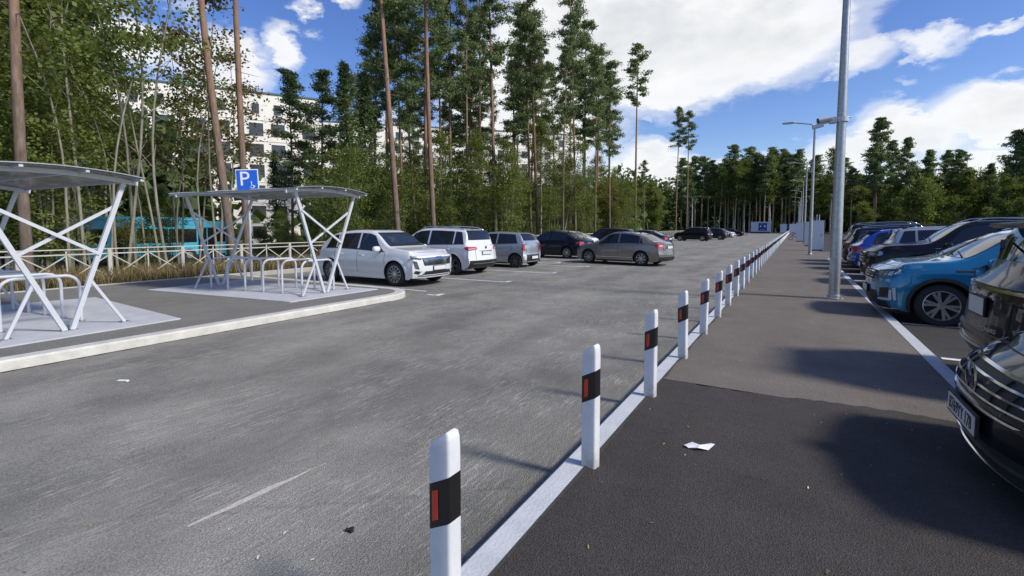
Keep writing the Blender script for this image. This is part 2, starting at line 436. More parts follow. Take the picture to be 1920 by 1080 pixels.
def pad(name, pts):
    mb = MB(); mb.prism(pts, -.05, ISL + .012); o = mb.build(name, M_conc, bevel=.004); o['kind'] = 'structure'; return o
pad('concrete_pad', [(-8.62, 1.1), (-8.83, 3.92), (-13.2, 4.2), (-13.9, .9)])
pad('concrete_pad_far', [(-8.86, 5.95), (-8.86, 8.35), (-13.95, 7.75), (-13.7, 5.35)])

# dark strips at the kerbs: grit, and painted gap shadow at the left kerb
def grit_shade_strip(name, x0, w, y0, y1, z, m, seed):
    r_ = random.Random(seed); mb = MB(); P = []
    for i, y in enumerate(np.linspace(y0, y1, 260)):
        P.append([(x0, y, z), (x0 + w * (.45 + .9 * r_.random() ** 2), y, z)])
    mb.grid(np.array(P), flip=w > 0); o = mb.build(name, m); o['kind'] = 'structure'
M_grit_shade = mat('grit_and_gap_shade', (.055, .050, .040), .95, noise=.5, nscale=60)
M_sand = mat('gutter_sand', (.26, .235, .195), .95, noise=.35, nscale=40)
grit_shade_strip('gutter_dirt_shade', KX + .001, .045, -10, 7.7, ROAD + .004, M_grit_shade, 1)  # dirt line; the kerb's gap shadow is put into its dark colour
grit_shade_strip('kerb_dirt', -1.122, .03, -6, 40, .0075, M_grit_shade, 3)
# ------------------------------------------------------------------ painted markings
def line(name, x0, x1, y0, y1, z): return sheet(name, x0, x1, y0, y1, z, M_line)
for k in range(16):
    y = 8.95 + 3.25 * k
    if k == 0:
        line('bay_line', KX + .02, -7.38, y - .05, y + .05, ROAD + .004); 
    else:
        line('bay_line', -13.4, -7.55, y - .05, y + .05, ROAD + .004)
    line('bay_tick', -7.55, -7.42, y - .05, y + .28, ROAD + .008)
line('bay_edge', KX - 4.2, KX - .4, 9.35, 9.43, ROAD + .004)
for k in range(8):
    y = 2.65 + 2.5 * k + (.05 if k else 0)
    line('bay_line', 1.62, 7.0, y - .05, y + .05, LOT + .004)
for k in range(28):
    line('bay_line', 13.5, 18.7, -4 + 2.5 * k, -3.9 + 2.5 * k, LOT + .004)
# wheelchair symbol painted in the third bay
mb = MB()
def flat_ring(cx, cy, r0, r1, a0, a1, z, n=20):
    A = np.linspace(a0, a1, n)
    P = np.array([[(cx + r * math.cos(a), cy + r * math.sin(a), z) for a in A] for r in (r0, r1)])
    mb.grid(P)
cx, cy, zz = -9.9, 20.1, ROAD + .005
flat_ring(cx, cy, .42, .54, R(-150), R(120), zz)
mb.add([(cx - .1, cy + .1, zz), (cx - .1, cy + .22, zz), (cx - 1.1, cy + .22, zz), (cx - 1.1, cy + .1, zz)], [(0, 1, 2, 3)])
mb.add([(cx - .55, cy + .22, zz), (cx - .67, cy + .22, zz), (cx - .67, cy - .5, zz), (cx - .55, cy - .5, zz)], [(0, 1, 2, 3)])
flat_ring(cx - 1.3, cy + .16, 0.0, .14, 0, 2 * math.pi, zz)
tag(mb.build('wheelchair_marking', M_line), kind='structure')
# pale scrape along the road and small litter
mb = MB(); P = []
for i, t in enumerate(np.linspace(0, 1, 16)):
    y = 1.24 + .86 * t; x = -2.83 + .05 * t + rnd.uniform(-.006, .006); w = .020 * math.sin(math.pi * min(1, t + .08)) + rnd.uniform(0, .006) + .002
    P.append([(x - w, y, ROAD + .004), (x + w, y, ROAD + .004)])
mb.grid(np.array(P), flip=True); tag(mb.build('scrape_mark', mat('pale_scrape', (.50, .46, .41), .9, noise=.3, nscale=40)), kind='structure')
# ================================================================== street furniture
M_post = mat('bollard_white_plastic', (.66, .67, .685), .42, noise=.10, nscale=9)
M_black = mat('black_film', (.012, .011, .012), .35)
M_reflect = mat('red_reflector', (.62, .035, .012), .25, coat=.6)
M_galv = mat('galvanised_steel', (.42, .43, .43), .42, metal=.75, noise=.22, nscale=14)
M_white_steel = mat('white_painted_steel', (.50, .52, .55), .5, noise=.06, nscale=9)
M_fence = mat('fence_cream_paint', (.47, .45, .39), .6, noise=.12, nscale=8)
M_cab = mat('cabinet_pale_grey', (.60, .64, .70), .5, noise=.05, nscale=4)
M_dark = mat('dark_plastic', (.02, .02, .022), .5)
M_blue_sign = mat('sign_blue', (.012, .12, .62), .35)
M_sign_white = mat('sign_white', (.82, .83, .84), .4)
M_back = mat('sign_back_grey', (.35, .36, .37), .5)

def grimy_base(m):
    nt = m.node_tree; p = [n for n in nt.nodes if n.type == 'BSDF_PRINCIPLED'][0]; src = p.inputs['Base Color'].links[0].from_socket
    t = nd(nt, 'ShaderNodeTexCoord'); oi = nd(nt, 'ShaderNodeObjectInfo'); va = nd(nt, 'ShaderNodeVectorMath', operation='ADD'); nt.links.new(t.outputs['Object'], va.inputs[0]); nt.links.new(oi.outputs['Location'], va.inputs[1])
    n = nd(nt, 'ShaderNodeTexNoise', i_Scale=16.0, i_Detail=7.0, i_Roughness=.75); nt.links.new(va.outputs[0], n.inputs['Vector']); s = nd(nt, 'ShaderNodeSeparateXYZ'); nt.links.new(t.outputs['Object'], s.inputs[0])
    k = mth(nt, 'SUBTRACT', mth(nt, 'MULTIPLY', n.outputs[0], 1.0), mth(nt, 'MULTIPLY', s.outputs[2], 2.2)); f = ramp(nt, k, [(.22, 0.0), (.60, .75)])
    scuff = ramp(nt, n.outputs[0], [(.66, 0.0), (.74, .35)]); f2 = mth(nt, 'MAXIMUM', f, scuff)
    nt.links.new(mixc(nt, f2, src, (.24, .21, .17)), p.inputs['Base Color'])
grimy_base(M_post)
# ---- bollards: flat white delineator posts, slanted top, black band with a red reflector
BH, BD, BW = .79, .135, .085     # height, depth along the row's cross direction, thickness along the row
def bollard_meshes():
    # plan outline (x across the row, y along it): rounded rectangle whose edge towards the viewer is chamfered
    out = []
    for cx, cy, a0 in ((.058, .028, 0), (-.042, .028, 90), (-.042, -.018, 180), (.046, -.022, 270)):
        for k in range(4):
            a = R(a0 + 30 * k); out.append((cx + .016 * math.cos(a), cy + .016 * math.sin(a)))
    n = len(out); mb = MB(); rings = []
    def ring(z, s=1.0, tilt=0.0):
        return [(x * s, y * s, z + (x * tilt if tilt else 0)) for x, y in out]
    rows = [ring(0), ring(.30), ring(.49), ring(.62), ring(.715, 1, .35), ring(.752, .97, .42), ring(.772, .88, .45), ring(.782, .66, .40)]
    vs = [p for r_ in rows for p in r_]; fs = []
    for i in range(len(rows) - 1):
        for k in range(n):
            k2 = (k + 1) % n; fs.append((i * n + k, i * n + k2, (i + 1) * n + k2, (i + 1) * n + k))
    fs.append(tuple((len(rows) - 1) * n + k for k in range(n)))
    mb.add(vs, fs); me = mb.mesh('post', M_post, smooth=True, sharp=50)
    mb2 = MB(); o2 = [(x * 1.015, y * 1.02) for x, y in out]
    vs = [(x, y, .445 + .42 * x) for x, y in o2] + [(x, y, .62 + .42 * x) for x, y in o2]
    mb2.add(vs, [(k, (k + 1) % n, (k + 1) % n + n, k + n) for k in range(n)]); band = mb2.mesh('black_band', M_black, smooth=True, sharp=50)
    mb3 = MB()
    P = np.array([[(x, -.0405 - .002 * (1 - abs(u)) , z + .42 * x) for u, x in zip((-1, -.6, .6, 1), (-.032, -.028, -.004, 0.0))] for z in (.475, .485, .58, .59)])
    mb3.grid(P, flip=False)
    mb3.grid(P * np.array([1, 1, 1]) + np.array([0, .004, 0]), flip=True)
    refl = mb3.mesh('reflector', M_reflect)
    return me, band, refl
_bp, _bb, _br = bollard_meshes()
ORD = ['first', 'second', 'third', 'fourth', 'fifth', 'sixth', 'seventh', 'eighth', 'ninth', 'tenth', 'eleventh', 'twelfth', 'thirteenth', 'fourteenth', 'fifteenth', 'sixteenth', 'seventeenth', 'eighteenth', 'nineteenth', 'twentieth']
rnd = random.Random(11)
NB = 100
for k in range(NB):
    o = link('bollard', _bp, None, (-1.10, 1.335 + 1.487 * k, 0.0)); o.scale = (.82, .82, 1.0); o.rotation_euler = (rnd.uniform(-.014, .014), rnd.uniform(-.016, .016), rnd.uniform(-.07, .07))
    b = link('black_band', _bb, o); link('reflector', _br, o)
    if k == 0: lab = 'nearest white bollard of the kerb row, its foot cut off by the picture edge'
    elif k < 20: lab = '%s white bollard with black band from the viewer along the footway kerb' % ORD[k]
    else: lab = 'small white bollard in the distant crowded end of the kerb row'
    tag(o, lab, 'bollard', 'white bollards along the footway kerb')

# ---- lamp posts
def luminaire(parent, p, dx, n=1):
    mb = MB(); mb.ell((p[0] + dx * .30, p[1], p[2] + .01), (.34, .13, .045), 14, 6, .55)
    o = mb.build('lamp_head', M_galv, parent, smooth=True, sharp=50)
    m2 = MB(); m2.box((p[0] + dx * .32, p[1], p[2] - .034), (.42, .17, .012)); m2.build('diffuser', mat('lamp_diffuser', (.7, .7, .66), .3), o)
def lamp_post(y, label, h=7.05, x=.78, r=.105, arms=True):
    e = empty('lamp_post', (x, y, 0)); tag(e, label, 'lamp post', 'galvanised lamp posts in the footway')
    mb = MB(); mb.lathe([(r, 0), (r, 1.7), (r * .97, 1.75), (r * .80, h * .6), (r * .60, h)], 16); mb.build('pole', M_galv, e, smooth=True, sharp=40)
    mb = MB(); mb.lathe([(r * 1.75, 0), (r * 1.75, .025), (r * 1.2, .03), (r * 1.12, .09), (r, .1)], 16); pl = mb.build('base_plate', M_galv, e, smooth=True, sharp=40)
    for a in range(4):
        m2 = MB(); m2.lathe([(.018, .02), (.018, .06), (0.001, .062)], 6, (r * 1.45 * math.cos(a * 1.57 + .78), r * 1.45 * math.sin(a * 1.57 + .78), 0)); m2.build('bolt', M_galv, pl)
    mb = MB(); mb.box((-r * .6, -r * .75, .75), (.09, .02, .3), rz=-.6); mb.build('service_door', M_galv, e)
    for s in (-1, 1):
        mb = MB(); mb.tube([(0, 0, h - .05), (s * .04, 0, h + .06), (s * .12, 0, h + .14), (s * .3, 0, h + .2), (s * .95, 0, h + .33)], .034, 8)
        a = mb.build('arm', M_galv, e, smooth=True, sharp=50); luminaire(a, (s * .95, 0, h + .34), s)
    return e
lamp_post(12.33, 'tall galvanised lamp post nearest the viewer, standing in the footway')
lamp_post(31.3, 'second galvanised lamp post down the footway with two curved arms', r=.085)
lamp_post(50.4, 'third lamp post down the footway, beside the row of grey cabinets', r=.08)
lamp_post(69.5, 'fourth lamp post down the footway, small and distant', r=.08)
for i, y in enumerate((88, 107, 126, 145)):
    lamp_post(y, 'tiny lamp post far down the footway, %s beyond the fourth' % ORD[i], r=.08)
for x, y, lab in ((33, 62, 'distant lamp post in the right car park behind the blue hatchback'), (52, 50, 'distant lamp post by the right edge of the picture'), (-16.8, 95, 'thin lamp post beside the left fence, far off')):
    e = lamp_post(y, lab, x=x, r=.08)

# security camera on the near post
e = empty('security_camera', (.62, 12.20, 3.80)); tag(e, 'white security camera clamped to the nearest lamp post', 'camera')
mb = MB(); mb.lathe([(.125, -.05), (.125, .05)], 16, (.16, .13, .02)); mb.build('clamp', M_white_steel, e)
mb = MB(); mb.box((.0, .02, .0), (.14, .12, .13)); mb.build('junction_box', M_white_steel, e, bevel=.012)
mb = MB(); mb.tube([(-.05, 0, -.02), (-.16, -.02, -.05), (-.2, -.02, -.06)], .022, 8); mb.build('bracket', M_white_steel, e)
mb = MB(); mb.tube([(-.02, -.03, .04), (-.26, -.07, .005)], .05, 12); c = mb.build('camera_body', M_white_steel, e, smooth=True, sharp=40)
mb = MB(); mb.tube([(-.255, -.069, .006), (-.285, -.074, .002)], .053, 12); mb.build('lens_hood', M_black, c, smooth=True, sharp=40)
mb = MB(); mb.tube([(-.17, -.02, -.075), (-.36, -.05, -.125)], .045, 10); mb.build('spotlight', M_cab, e, smooth=True, sharp=40)

# ---- grey cabinets beside the walk
def cabinet(x, y, w, d, h, label, pipes=True):
    e = empty('cabinet', (x, y, 0)); tag(e, label, 'cabinet', 'pale grey cabinets beside the footway')
    mb = MB(); mb.box((0, 0, h / 2 + .04), (w, d, h - .08)); mb.build('housing', M_cab, e, bevel=.012)
    mb = MB(); mb.box((0, 0, .04), (w * .9, d * .9, .08)); mb.build('plinth', M_dark, e)
    mb = MB(); mb.box((0, 0, h + .02), (w * 1.06, d * 1.1, .04)); mb.build('lid', M_cab, e, bevel=.01)
    mb = MB(); mb.box((-.02, -d / 2 - .004, h / 2 + .05), (w * .9, .012, h * .86)); dr = mb.build('door', M_cab, e, bevel=.004)
    mb = MB(); mb.box((w * .34, -d / 2 - .02, h * .52), (.03, .03, .12)); mb.build('handle', M_dark, dr)
    if pipes:
        for s in (-.06, .08):
            mb = MB(); mb.tube([(s, 0, h), (s, 0, h + .42)], .022, 8); mb.build('pipe', M_white_steel, e)
cabinet(1.30, 37.2, .70, .5, 1.95, 'largest pale grey cabinet beside the footway, two pipes on its lid')
cabinet(1.05, 46.0, .66, .5, 1.95, 'bluish cabinet half hidden behind the second lamp post', False)
cabinet(.62, 60.0, .95, .5, 2.0, 'grey cabinet beyond the bluish one, left of it')
cabinet(-.35, 132.0, 1.5, .6, 2.3, 'distant pale cabinet at the end of the bollard row')
cabinet(-2.6, 150.0, 1.6, .6, 2.4, 'farthest pale cabinet left of the bollard row end')

# bicycle left at the end of the walk + low rail
def bicycle(x, y, rz, label, m):
    e = empty('bicycle', (x, y, 0), rz); tag(e, label, 'bicycle')
    for sx in (-.5, .5):
        mb = MB(); mb.lathe([(.33, -.02), (.35, -.012), (.35, .012), (.33, .02), (.31, 0), (.33, -.02)], 20, (sx, 0, .35), 'y')
        w = mb.build('wheel', M_dark, e)
        mb = MB()
        for k in range(6):
            a = math.pi * k / 6; mb.bar((sx - .32 * math.cos(a), 0, .35 - .32 * math.sin(a)), (sx + .32 * math.cos(a), 0, .35 + .32 * math.sin(a)), .01)
        mb.build('spokes', M_galv, w)
    mb = MB()
    for a, b in (((-.5, 0, .35), (-.05, 0, .33)), ((-.05, 0, .33), (-.18, 0, .85)), ((-.05, 0, .33), (.38, 0, .75)), ((-.16, 0, .78), (.36, 0, .85)), ((.34, 0, .95), (.5, 0, .35)), ((-.5, 0, .35), (-.16, 0, .76))):
        mb.tube([a, b], .025, 6)
    mb.build('frame', m, e)
    mb = MB(); mb.ell((-.2, 0, .92), (.13, .07, .035)); mb.build('saddle', M_dark, e)
    mb = MB(); mb.tube([(.36, -.28, 1.0), (.34, 0, .97), (.36, .28, 1.0)], .016, 6); mb.build('handlebar', M_dark, e)
bicycle(.55, 66, .35, 'dark bicycle leaning at the far end of the footway', mat('bike_black', (.05, .04, .05), .4))
bicycle(.1, 67.2, -.3, 'reddish bicycle beside the dark one far down the footway', mat('bike_red', (.25, .05, .05), .4))
e = empty('barrier_rail', (.2, 70, 0)); tag(e, 'low white rail across the far end of the footway', 'barrier')
mb = MB(); mb.bar((-.7, 0, .85), (.8, 0, .85), .09); mb.build('rail', M_white_steel, e)
for s in (-.7, .8):
    mb = MB(); mb.bar((s, 0, 0), (s, 0, .85), .08); mb.build('post', M_white_steel, e)

# ---- blue and grey kiosk container at the end of the road
e = empty('container_kiosk', (-8.2, 151.0, ROAD), 0.0); tag(e, 'grey container kiosk with a blue poster panel at the road end', 'container')
M_kgrey = mat('kiosk_grey', (.50, .55, .62), .5, noise=.06)
mb = MB(); mb.box((0, 1.2, 1.75), (4.9, 2.4, 2.7)); mb.build('body', M_kgrey, e, bevel=.03)
mb = MB(); mb.box((0, 1.2, .2), (4.7, 2.2, .4)); mb.build('base', M_dark, e)
mb = MB(); mb.box((0, 1.2, 3.15), (5.1, 2.55, .12)); mb.build('roof', mat('kiosk_roof', (.6, .63, .66), .5), e)
mb = MB(); mb.box((.45, -.02, 1.78), (2.15, .04, 2.2)); pn = mb.build('poster_panel', mat('kiosk_blue', (.012, .05, .24), .4), e)
for s, w in ((-.5, .34), (.55, .42)):
    mb = MB(); mb.ell((.45 + s, -.045, 1.95), (w * .55, .012, w * .6), 12, 6); mb.build('white_mark', M_sign_white, pn)
mb = MB(); mb.box((.45, -.045, 1.05), (1.3, .012, .12)); mb.box((.45, -.045, 2.6), (1.1, .012, .1)); mb.build('poster_print', mat('poster_pale', (.25, .35, .6), .5), pn)
for s in (-2.46, 2.46):
    mb = MB(); mb.box((s, -.01, 1.75), (.12, .1, 2.7)); mb.build('corner_post', mat('kiosk_roof', (.6, .63, .66), .5), e)
mb = MB(); mb.box((-8.8, 108, .02), (1.6, .5, .24)); tag(mb.build('concrete_block', M_kerb, bevel=.02), 'low white concrete block on the road far ahead', 'block')

# ---- fence along the verge: posts, two rails, crossed braces
FX, FSP, FY0 = -17.2, 1.92, 3.93
f = empty('fence', (FX, FY0, 0)); tag(f, 'cream metal fence of crossed braces running along the left verge', 'fence')
mb = MB(); mb.box((0, 0, .45), (.095, .095, 1.0)); me_post = mb.mesh('post', M_fence, bevel=.008)
mb = MB(); mb.bar((0, 0, .02), (0, 0, .93), .035); me_bal = mb.mesh('baluster', M_fence)
mb = MB(); mb.bar((0, 0, .97), (0, FSP, .97), .04, .03); me_top = mb.mesh('top_rail', M_fence)
mb = MB(); mb.bar((0, 0, .83), (0, FSP, .83), .035, .035); me_mid = mb.mesh('middle_rail', M_fence)
mb = MB(); mb.bar((0, .05, .80), (0, FSP / 2, .14), .028); me_b1 = mb.mesh('brace', M_fence)
mb = MB(); mb.bar((.012, .05, .14), (.012, FSP / 2, .80), .028); me_b2 = mb.mesh('brace', M_fence)
for k in range(-4, 20):
    y = FSP * k
    link('post', me_post, f, (0, y, 0)); link('baluster', me_bal, f, (0, y + FSP / 2, 0))
    link('top_rail', me_top, f, (0, y, 0)); link('middle_rail', me_mid, f, (0, y, 0))
    for q in (0, FSP / 2):
        link('brace', me_b1, f, (0, y + q, 0)); link('brace', me_b2, f, (0, y + q, 0))
mb = MB()
for k in range(20, 76):
    y = FSP * k
    mb.box((0, y, .45), (.095, .095, 1.0)); mb.bar((0, y, .97), (0, y + FSP, .97), .05); mb.bar((0, y, .83), (0, y + FSP, .83), .035)
    for q in (0, FSP / 2):
        mb.bar((0, y + q, .80), (0, y + q + FSP / 2, .14), .03); mb.bar((.012, y + q, .14), (.012, y + q + FSP / 2, .80), .03)
o = mb.build('distant_fence_bays', M_fence, f); o['kind'] = 'stuff'

# ---- bicycle shelters
def poly_roof():
    m, nt, p = _new_mat('roof_polycarbonate')
    t = nd(nt, 'ShaderNodeTexCoord'); n = nd(nt, 'ShaderNodeTexNoise', i_Scale=2.5, i_Detail=6.0); nt.links.new(t.outputs['Object'], n.inputs['Vector'])
    nt.links.new(ramp(nt, n.outputs[0], [(.35, (.16, .17, .18)), (.65, (.34, .36, .38))]), p.inputs['Base Color'])
    p.inputs['Roughness'].default_value = .18; p.inputs['Alpha'].default_value = .78
    return m
M_roof = poly_roof()
def shelter(label, a, b, sk, zt):
    """a: foot of the near frame, b: foot of the far frame (plan)"""
    e = empty('bicycle_shelter', (a[0], a[1], ISL + .012)); tag(e, label, 'bicycle shelter', 'white tube bicycle shelters')
    ax = Vector((b[0] - a[0], b[1] - a[1], 0)); L = ax.length; ex = ax.normalized(); ey = Vector((-ex.y, ex.x, 0))
    if ey.y < 0: ey = -ey
    def Pt(l, w, z): q = ex * l + ey * w; return (q.x, q.y, z)
    zr = lambda w: zt - .09 * ((w - sk) / 1.1) ** 2
    for l in (0.0, L):
        TR, TLf = (.93 + sk, zr(.93 + sk) - .03), (-.86 + sk, zr(-.86 + sk) - .03)
        on = lambda f, a, b: tuple(np.array(a) * (1 - f) + np.array(b) * f)
        lr = [Pt(l, .03, 0), Pt(l, *TR)]; ll = [Pt(l, -.05, 0), Pt(l, *TLf)]
        fr = MB(); fr.bar(*lr, .062, .05, up=ex); fr.build('leg', M_white_steel, e)
        fr = MB(); fr.bar(*ll, .062, .05, up=ex); fr.build('leg', M_white_steel, e)
        off = np.array(ex) * .035
        for a, b, sgn_ in ((on(.50, *ll), on(.83, *lr), 1), (on(.50, *lr), on(.83, *ll), -1)):
            fr = MB(); fr.bar(tuple(np.array(a) + off * sgn_), tuple(np.array(b) + off * sgn_), .046, .022, up=ex); fr.build('brace', M_white_steel, e)
        for a, w in ((on(.33, *lr), .70), (on(.33, *ll), -.68)):
            fr = MB(); fr.bar(tuple(np.array(a)), Pt(l, w, .01), .04, .03, up=ex); fr.build('stay', M_white_steel, e)
        fr = MB(); W = np.linspace(-1.12, 1.12, 11) + sk
        for w0, w1 in zip(W[:-1], W[1:]): fr.bar(Pt(l, w0, zr(w0)), Pt(l, w1 + .004, zr(w1)), .05, .065)
        fr.build('roof_beam', M_white_steel, e)
        for w in (.03, -.05, .70, -.68):
            fr = MB(); q = Pt(l, w, .008); fr.box(q, (.14, .12, .016)); fr.build('foot_plate', M_galv, e)
    W = np.linspace(-1.1, 1.1, 13) + sk; Ls = np.linspace(-.28, L + .28, 9)
    top = np.array([[Pt(l, w, zr(w) + .062) for w in W] for l in Ls]); mb = MB(); mb.grid(top); mb.grid(top - np.array([0, 0, .012]), flip=True)
    rf = mb.build('roof_panel', M_roof, e, smooth=True)
    for w in (-1.06 + sk, -.36 + sk, .36 + sk, 1.06 + sk):
        mb = MB(); mb.bar(Pt(-.28, w, zr(w) + .035), Pt(L + .28, w, zr(w) + .035), .045, .04); mb.build('purlin', M_white_steel, e)
    for l in np.linspace(-.28, L + .28, 4):
        mb = MB()
        for w0, w1 in zip(W[:-1], W[1:]): mb.bar(Pt(l, w0, zr(w0) + .07), Pt(l, w1, zr(w1) + .07), .05, .014)
        mb.build('roof_strip', M_galv, rf)
    # cycle stands
    return e, Pt, L
def stand(loc, rz, w, label):
    e = empty('cycle_stand', loc, rz)
    pts = [(0, -w / 2, 0), (0, -w / 2, .58)]
    for k in range(1, 6): a = R(90 - 18 * k); pts.append((0, -w / 2 + .18 - .18 * math.sin(a), .58 + .18 * math.cos(a)))
    pts += [(0, w / 2 - p[1] - w / 2 - 0, p[2]) if False else (0, -p[1], p[2]) for p in pts[::-1]]
    mb = MB(); mb.tube(pts, .025, 8); mb.build('hoop', M_white_steel, e, smooth=True, sharp=60)
    for s in (-1, 1):
        mb = MB(); mb.lathe([(.055, 0), (.055, .01), (.03, .012)], 10, (0, s * w / 2, 0)); mb.build('foot_plate', M_galv, e)
    tag(e, label, 'cycle stand', 'hoop cycle stands under the shelters')
_, P2, L2 = shelter('white bicycle shelter with grey curved roof beside the white parked cars', (-9.37, 7.22), (-13.0, 6.76), .07, 2.38)
names2 = ['left end', 'second from left', 'third from left', 'third from right', 'second from right', 'right end']
for k in range(6):
    l = L2 - .35 - .62 * k; q = P2(l, -.02, 0)
    stand((-9.37 + q[0], 7.22 + q[1], ISL + .012), R(7), .95, 'hoop cycle stand under the farther shelter, %s' % names2[k])
_, P1, L1 = shelter('nearest white bicycle shelter at the left edge of the picture', (-9.2, 2.60), (-12.95, 2.25), -.14, 2.33)
names1 = ['nearest to the road', 'second from the road', 'third from the road', 'fourth from the road', 'innermost']
for k in range(5):
    l = .75 + .62 * k; q = P1(l, -.02, 0)
    stand((-9.2 + q[0], 2.6 + q[1], ISL + .012), R(6), .95, 'hoop cycle stand under the nearest shelter, %s' % names1[k])

# ---- disabled parking sign
e = empty('parking_sign', (-13.66, 7.98, ISL - .01)); tag(e, 'blue disabled parking sign on a white post behind the farther shelter', 'sign')
mb = MB(); mb.lathe([(.034, 0), (.034, 3.22), (0.002, 3.23)], 10); mb.build('post', M_white_steel, e, smooth=True, sharp=40)
pl = empty('sign_plate', (0, 0, 2.92)); pl.parent = e; pl.rotation_euler = (0, R(-2), R(38))
mb = MB(); mb.box((0, -.05, 0), (.62, .012, .62)); bk = mb.build('white_rim', M_sign_white, pl, bevel=.004)
mb = MB(); mb.box((0, -.058, 0), (.57, .008, .57)); mb.build('blue_field', M_blue_sign, pl)
t = link('letter_p', text_mesh('P', .58, .002, M_sign_white), pl, (-.07, -.064, .02)); t.rotation_euler = (R(90), 0, 0)
mb = MB()
A = np.linspace(R(-200), R(60), 14); P = np.array([[(.13 + r_ * math.cos(a), -.0645, -.19 + r_ * math.sin(a)) for a in A] for r_ in (.036, .05)]); mb.grid(P, flip=True)
mb.box((.115, -.0645, -.12), (.018, .003, .085)); mb.box((.15, -.0645, -.155), (.07, .003, .016)); mb.box((.19, -.0645, -.195), (.016, .003, .08), M=Matrix.Rotation(.5, 3, 'Y')); mb.ell((.112, -.0645, -.06), (.018, .002, .018), 8, 5)
mb.build('wheelchair_symbol', M_sign_white, pl)
mb = MB(); mb.box((.0, -.05, -.345), (.5, .01, .06)); mb.build('lower_plate', M_sign_white, pl)

# ---- scrap of paper, clod, twig
mb = MB(); rnd = random.Random(4)
pp = [(-.13, .03, .012), (-.05, .06, .03), (.01, .025, .008), (.12, .075, .02), (.13, .01, .04), (.06, -.04, .008), (-.03, -.05, .028), (-.10, -.015, .008), (-.12, 0, .02), (0, 0, .034)]
mb.add(pp, [(9, i, (i + 1) % 9) for i in range(9)]); o = mb.build('paper_scrap', mat('white_paper', (.78, .78, .78), .8)); o.location = (-.52, 3.44, .004); o.rotation_euler = (0, 0, R(25)); o.scale = (.8, .8, .8)
tag(o, 'crumpled scrap of white paper lying on the dark footway', 'paper')
mb = MB()
for k in range(14):
    a = rnd.uniform(0, 6.28); r_ = rnd.uniform(0, .025); mb.ell((r_ * math.cos(a), r_ * math.sin(a), .008), (rnd.uniform(.006, .014),) * 2 + (.008,), 6, 4)
o = mb.build('clod', mat('black_clod', (.015, .013, .01), .9)); o.location = (-2.03, 1.68, ROAD + .002); tag(o, 'small black clod of dirt on the grey road', 'dirt')
mb = MB(); mb.box((0, 0, .008), (.10, .035, .008), rz=.5); mb.box((.06, .02, .009), (.05, .03, .007), rz=-.2); o = mb.build('litter_strip', mat('white_paper', (.78, .78, .78), .8)); o.location = (-6.2, 2.16, ROAD + .001)
tag(o, 'pale strip of litter on the road near the left kerb', 'litter')

# fine litter: needles, chips and leaf scraps on road and footway
rg = np.random.default_rng(31)
mb = MB()
for k in range(300):
    if k < 170: x, y, z = rg.uniform(-7.6, -1.4), .6 + 13 * rg.uniform() ** 1.6, ROAD + .003
    else: x, y, z = rg.uniform(-1.05, 1.3), .8 + 9 * rg.uniform() ** 1.5, .006
    L_ = rg.uniform(.004, .013); w_ = rg.uniform(.0015, .0055); a = rg.uniform(0, 6.28); c_, s_ = math.cos(a), math.sin(a)
    q = [(x + c_ * u - s_ * v, y + s_ * u + c_ * v, z + h_) for u, v, h_ in ((-L_, -w_, 0), (L_, -w_ * .6, .002), (L_ * .8, w_, .006), (-L_ * .7, w_ * .8, .003))]
    mb.add(q, [(0, 1, 2, 3)], int(rg.integers(0, 3)))
o = mb.build('ground_litter', [mat('chip_pale', (.52, .48, .40), .9), mat('needle_brown', (.16, .10, .05), .9), mat('leaf_scrap', (.32, .25, .09), .9)]); tag(o, 'scattered chips, needles and leaf scraps on road and footway', 'litter', kind='stuff')

# ================================================================== buildings
M_wall = mat('cream_render', (.88, .84, .75), .85, noise=.05, nscale=.6)
M_wallb = mat('grey_render', (.46, .44, .43), .85, noise=.06, nscale=.6)
M_frame = mat('window_frame_dark', (.10, .10, .10), .5)
M_pane = mat('window_glass', (.05, .06, .07), .08, spec=.8)
M_roofg = mat('roof_teal', (.08, .13, .14), .6)
def building(label, origin, rz, W, D, floors, cols, zb, fh=3.05, ww=1.75, wh=1.75, small_top=True, side_cols=4, wall=None, cat='building'):
    e = empty('apartment_building', (origin[0], origin[1], zb), rz); tag(e, label, cat)
    H = floors * fh + .9
    mb = MB(); mb.box((W / 2, D / 2, H / 2), (W, D, H)); mb.build('wall', wall or M_wall, e)
    mb = MB(); mb.box((W / 2, D / 2, H + .12), (W + .3, D + .3, .24)); rf = mb.build('parapet', M_roofg, e)
    for k in range(1, floors):
        mb = MB(); mb.box((W / 2, -.02, k * fh + .05), (W + .04, .05, .10)); mb.build('string_course', mat('cream_band', (.62, .58, .50), .85), e)
    def win_mesh(w, h):
        m1 = MB()
        for c, d in (((0, -.03, h / 2), (w, .1, .09)), ((0, -.03, -h / 2), (w, .1, .09)), ((-w / 2, -.03, 0), (.09, .1, h + .09)), ((w / 2, -.03, 0), (.09, .1, h + .09)), ((w * .12, -.02, 0), (.07, .06, h)), ((0, -.02, -h * .15), (w, .05, .06))): m1.box(c, d)
        m2 = MB(); m2.box((0, -.012, 0), (w, .02, h)); 
        return m1.mesh('window', M_frame), m2.mesh('pane', M_pane)
    big = win_mesh(ww, wh); small = win_mesh(.85, 1.35)
    for fl in range(floors):
        for c in range(cols):
            x = W * (c + .5) / cols + (.35 if c % 2 else -.35)
            use = small if (small_top and fl == floors - 1) else big
            w = link('window', use[0], e, (x, 0, fl * fh + 1.75)); link('pane', use[1], w)
        for c in range(side_cols):
            y = D * (c + .5) / side_cols
            w = link('window', small[0], e, (W, y, fl * fh + 1.75)); w.rotation_euler = (0, 0, R(90)); link('pane', small[1], w)
    return e
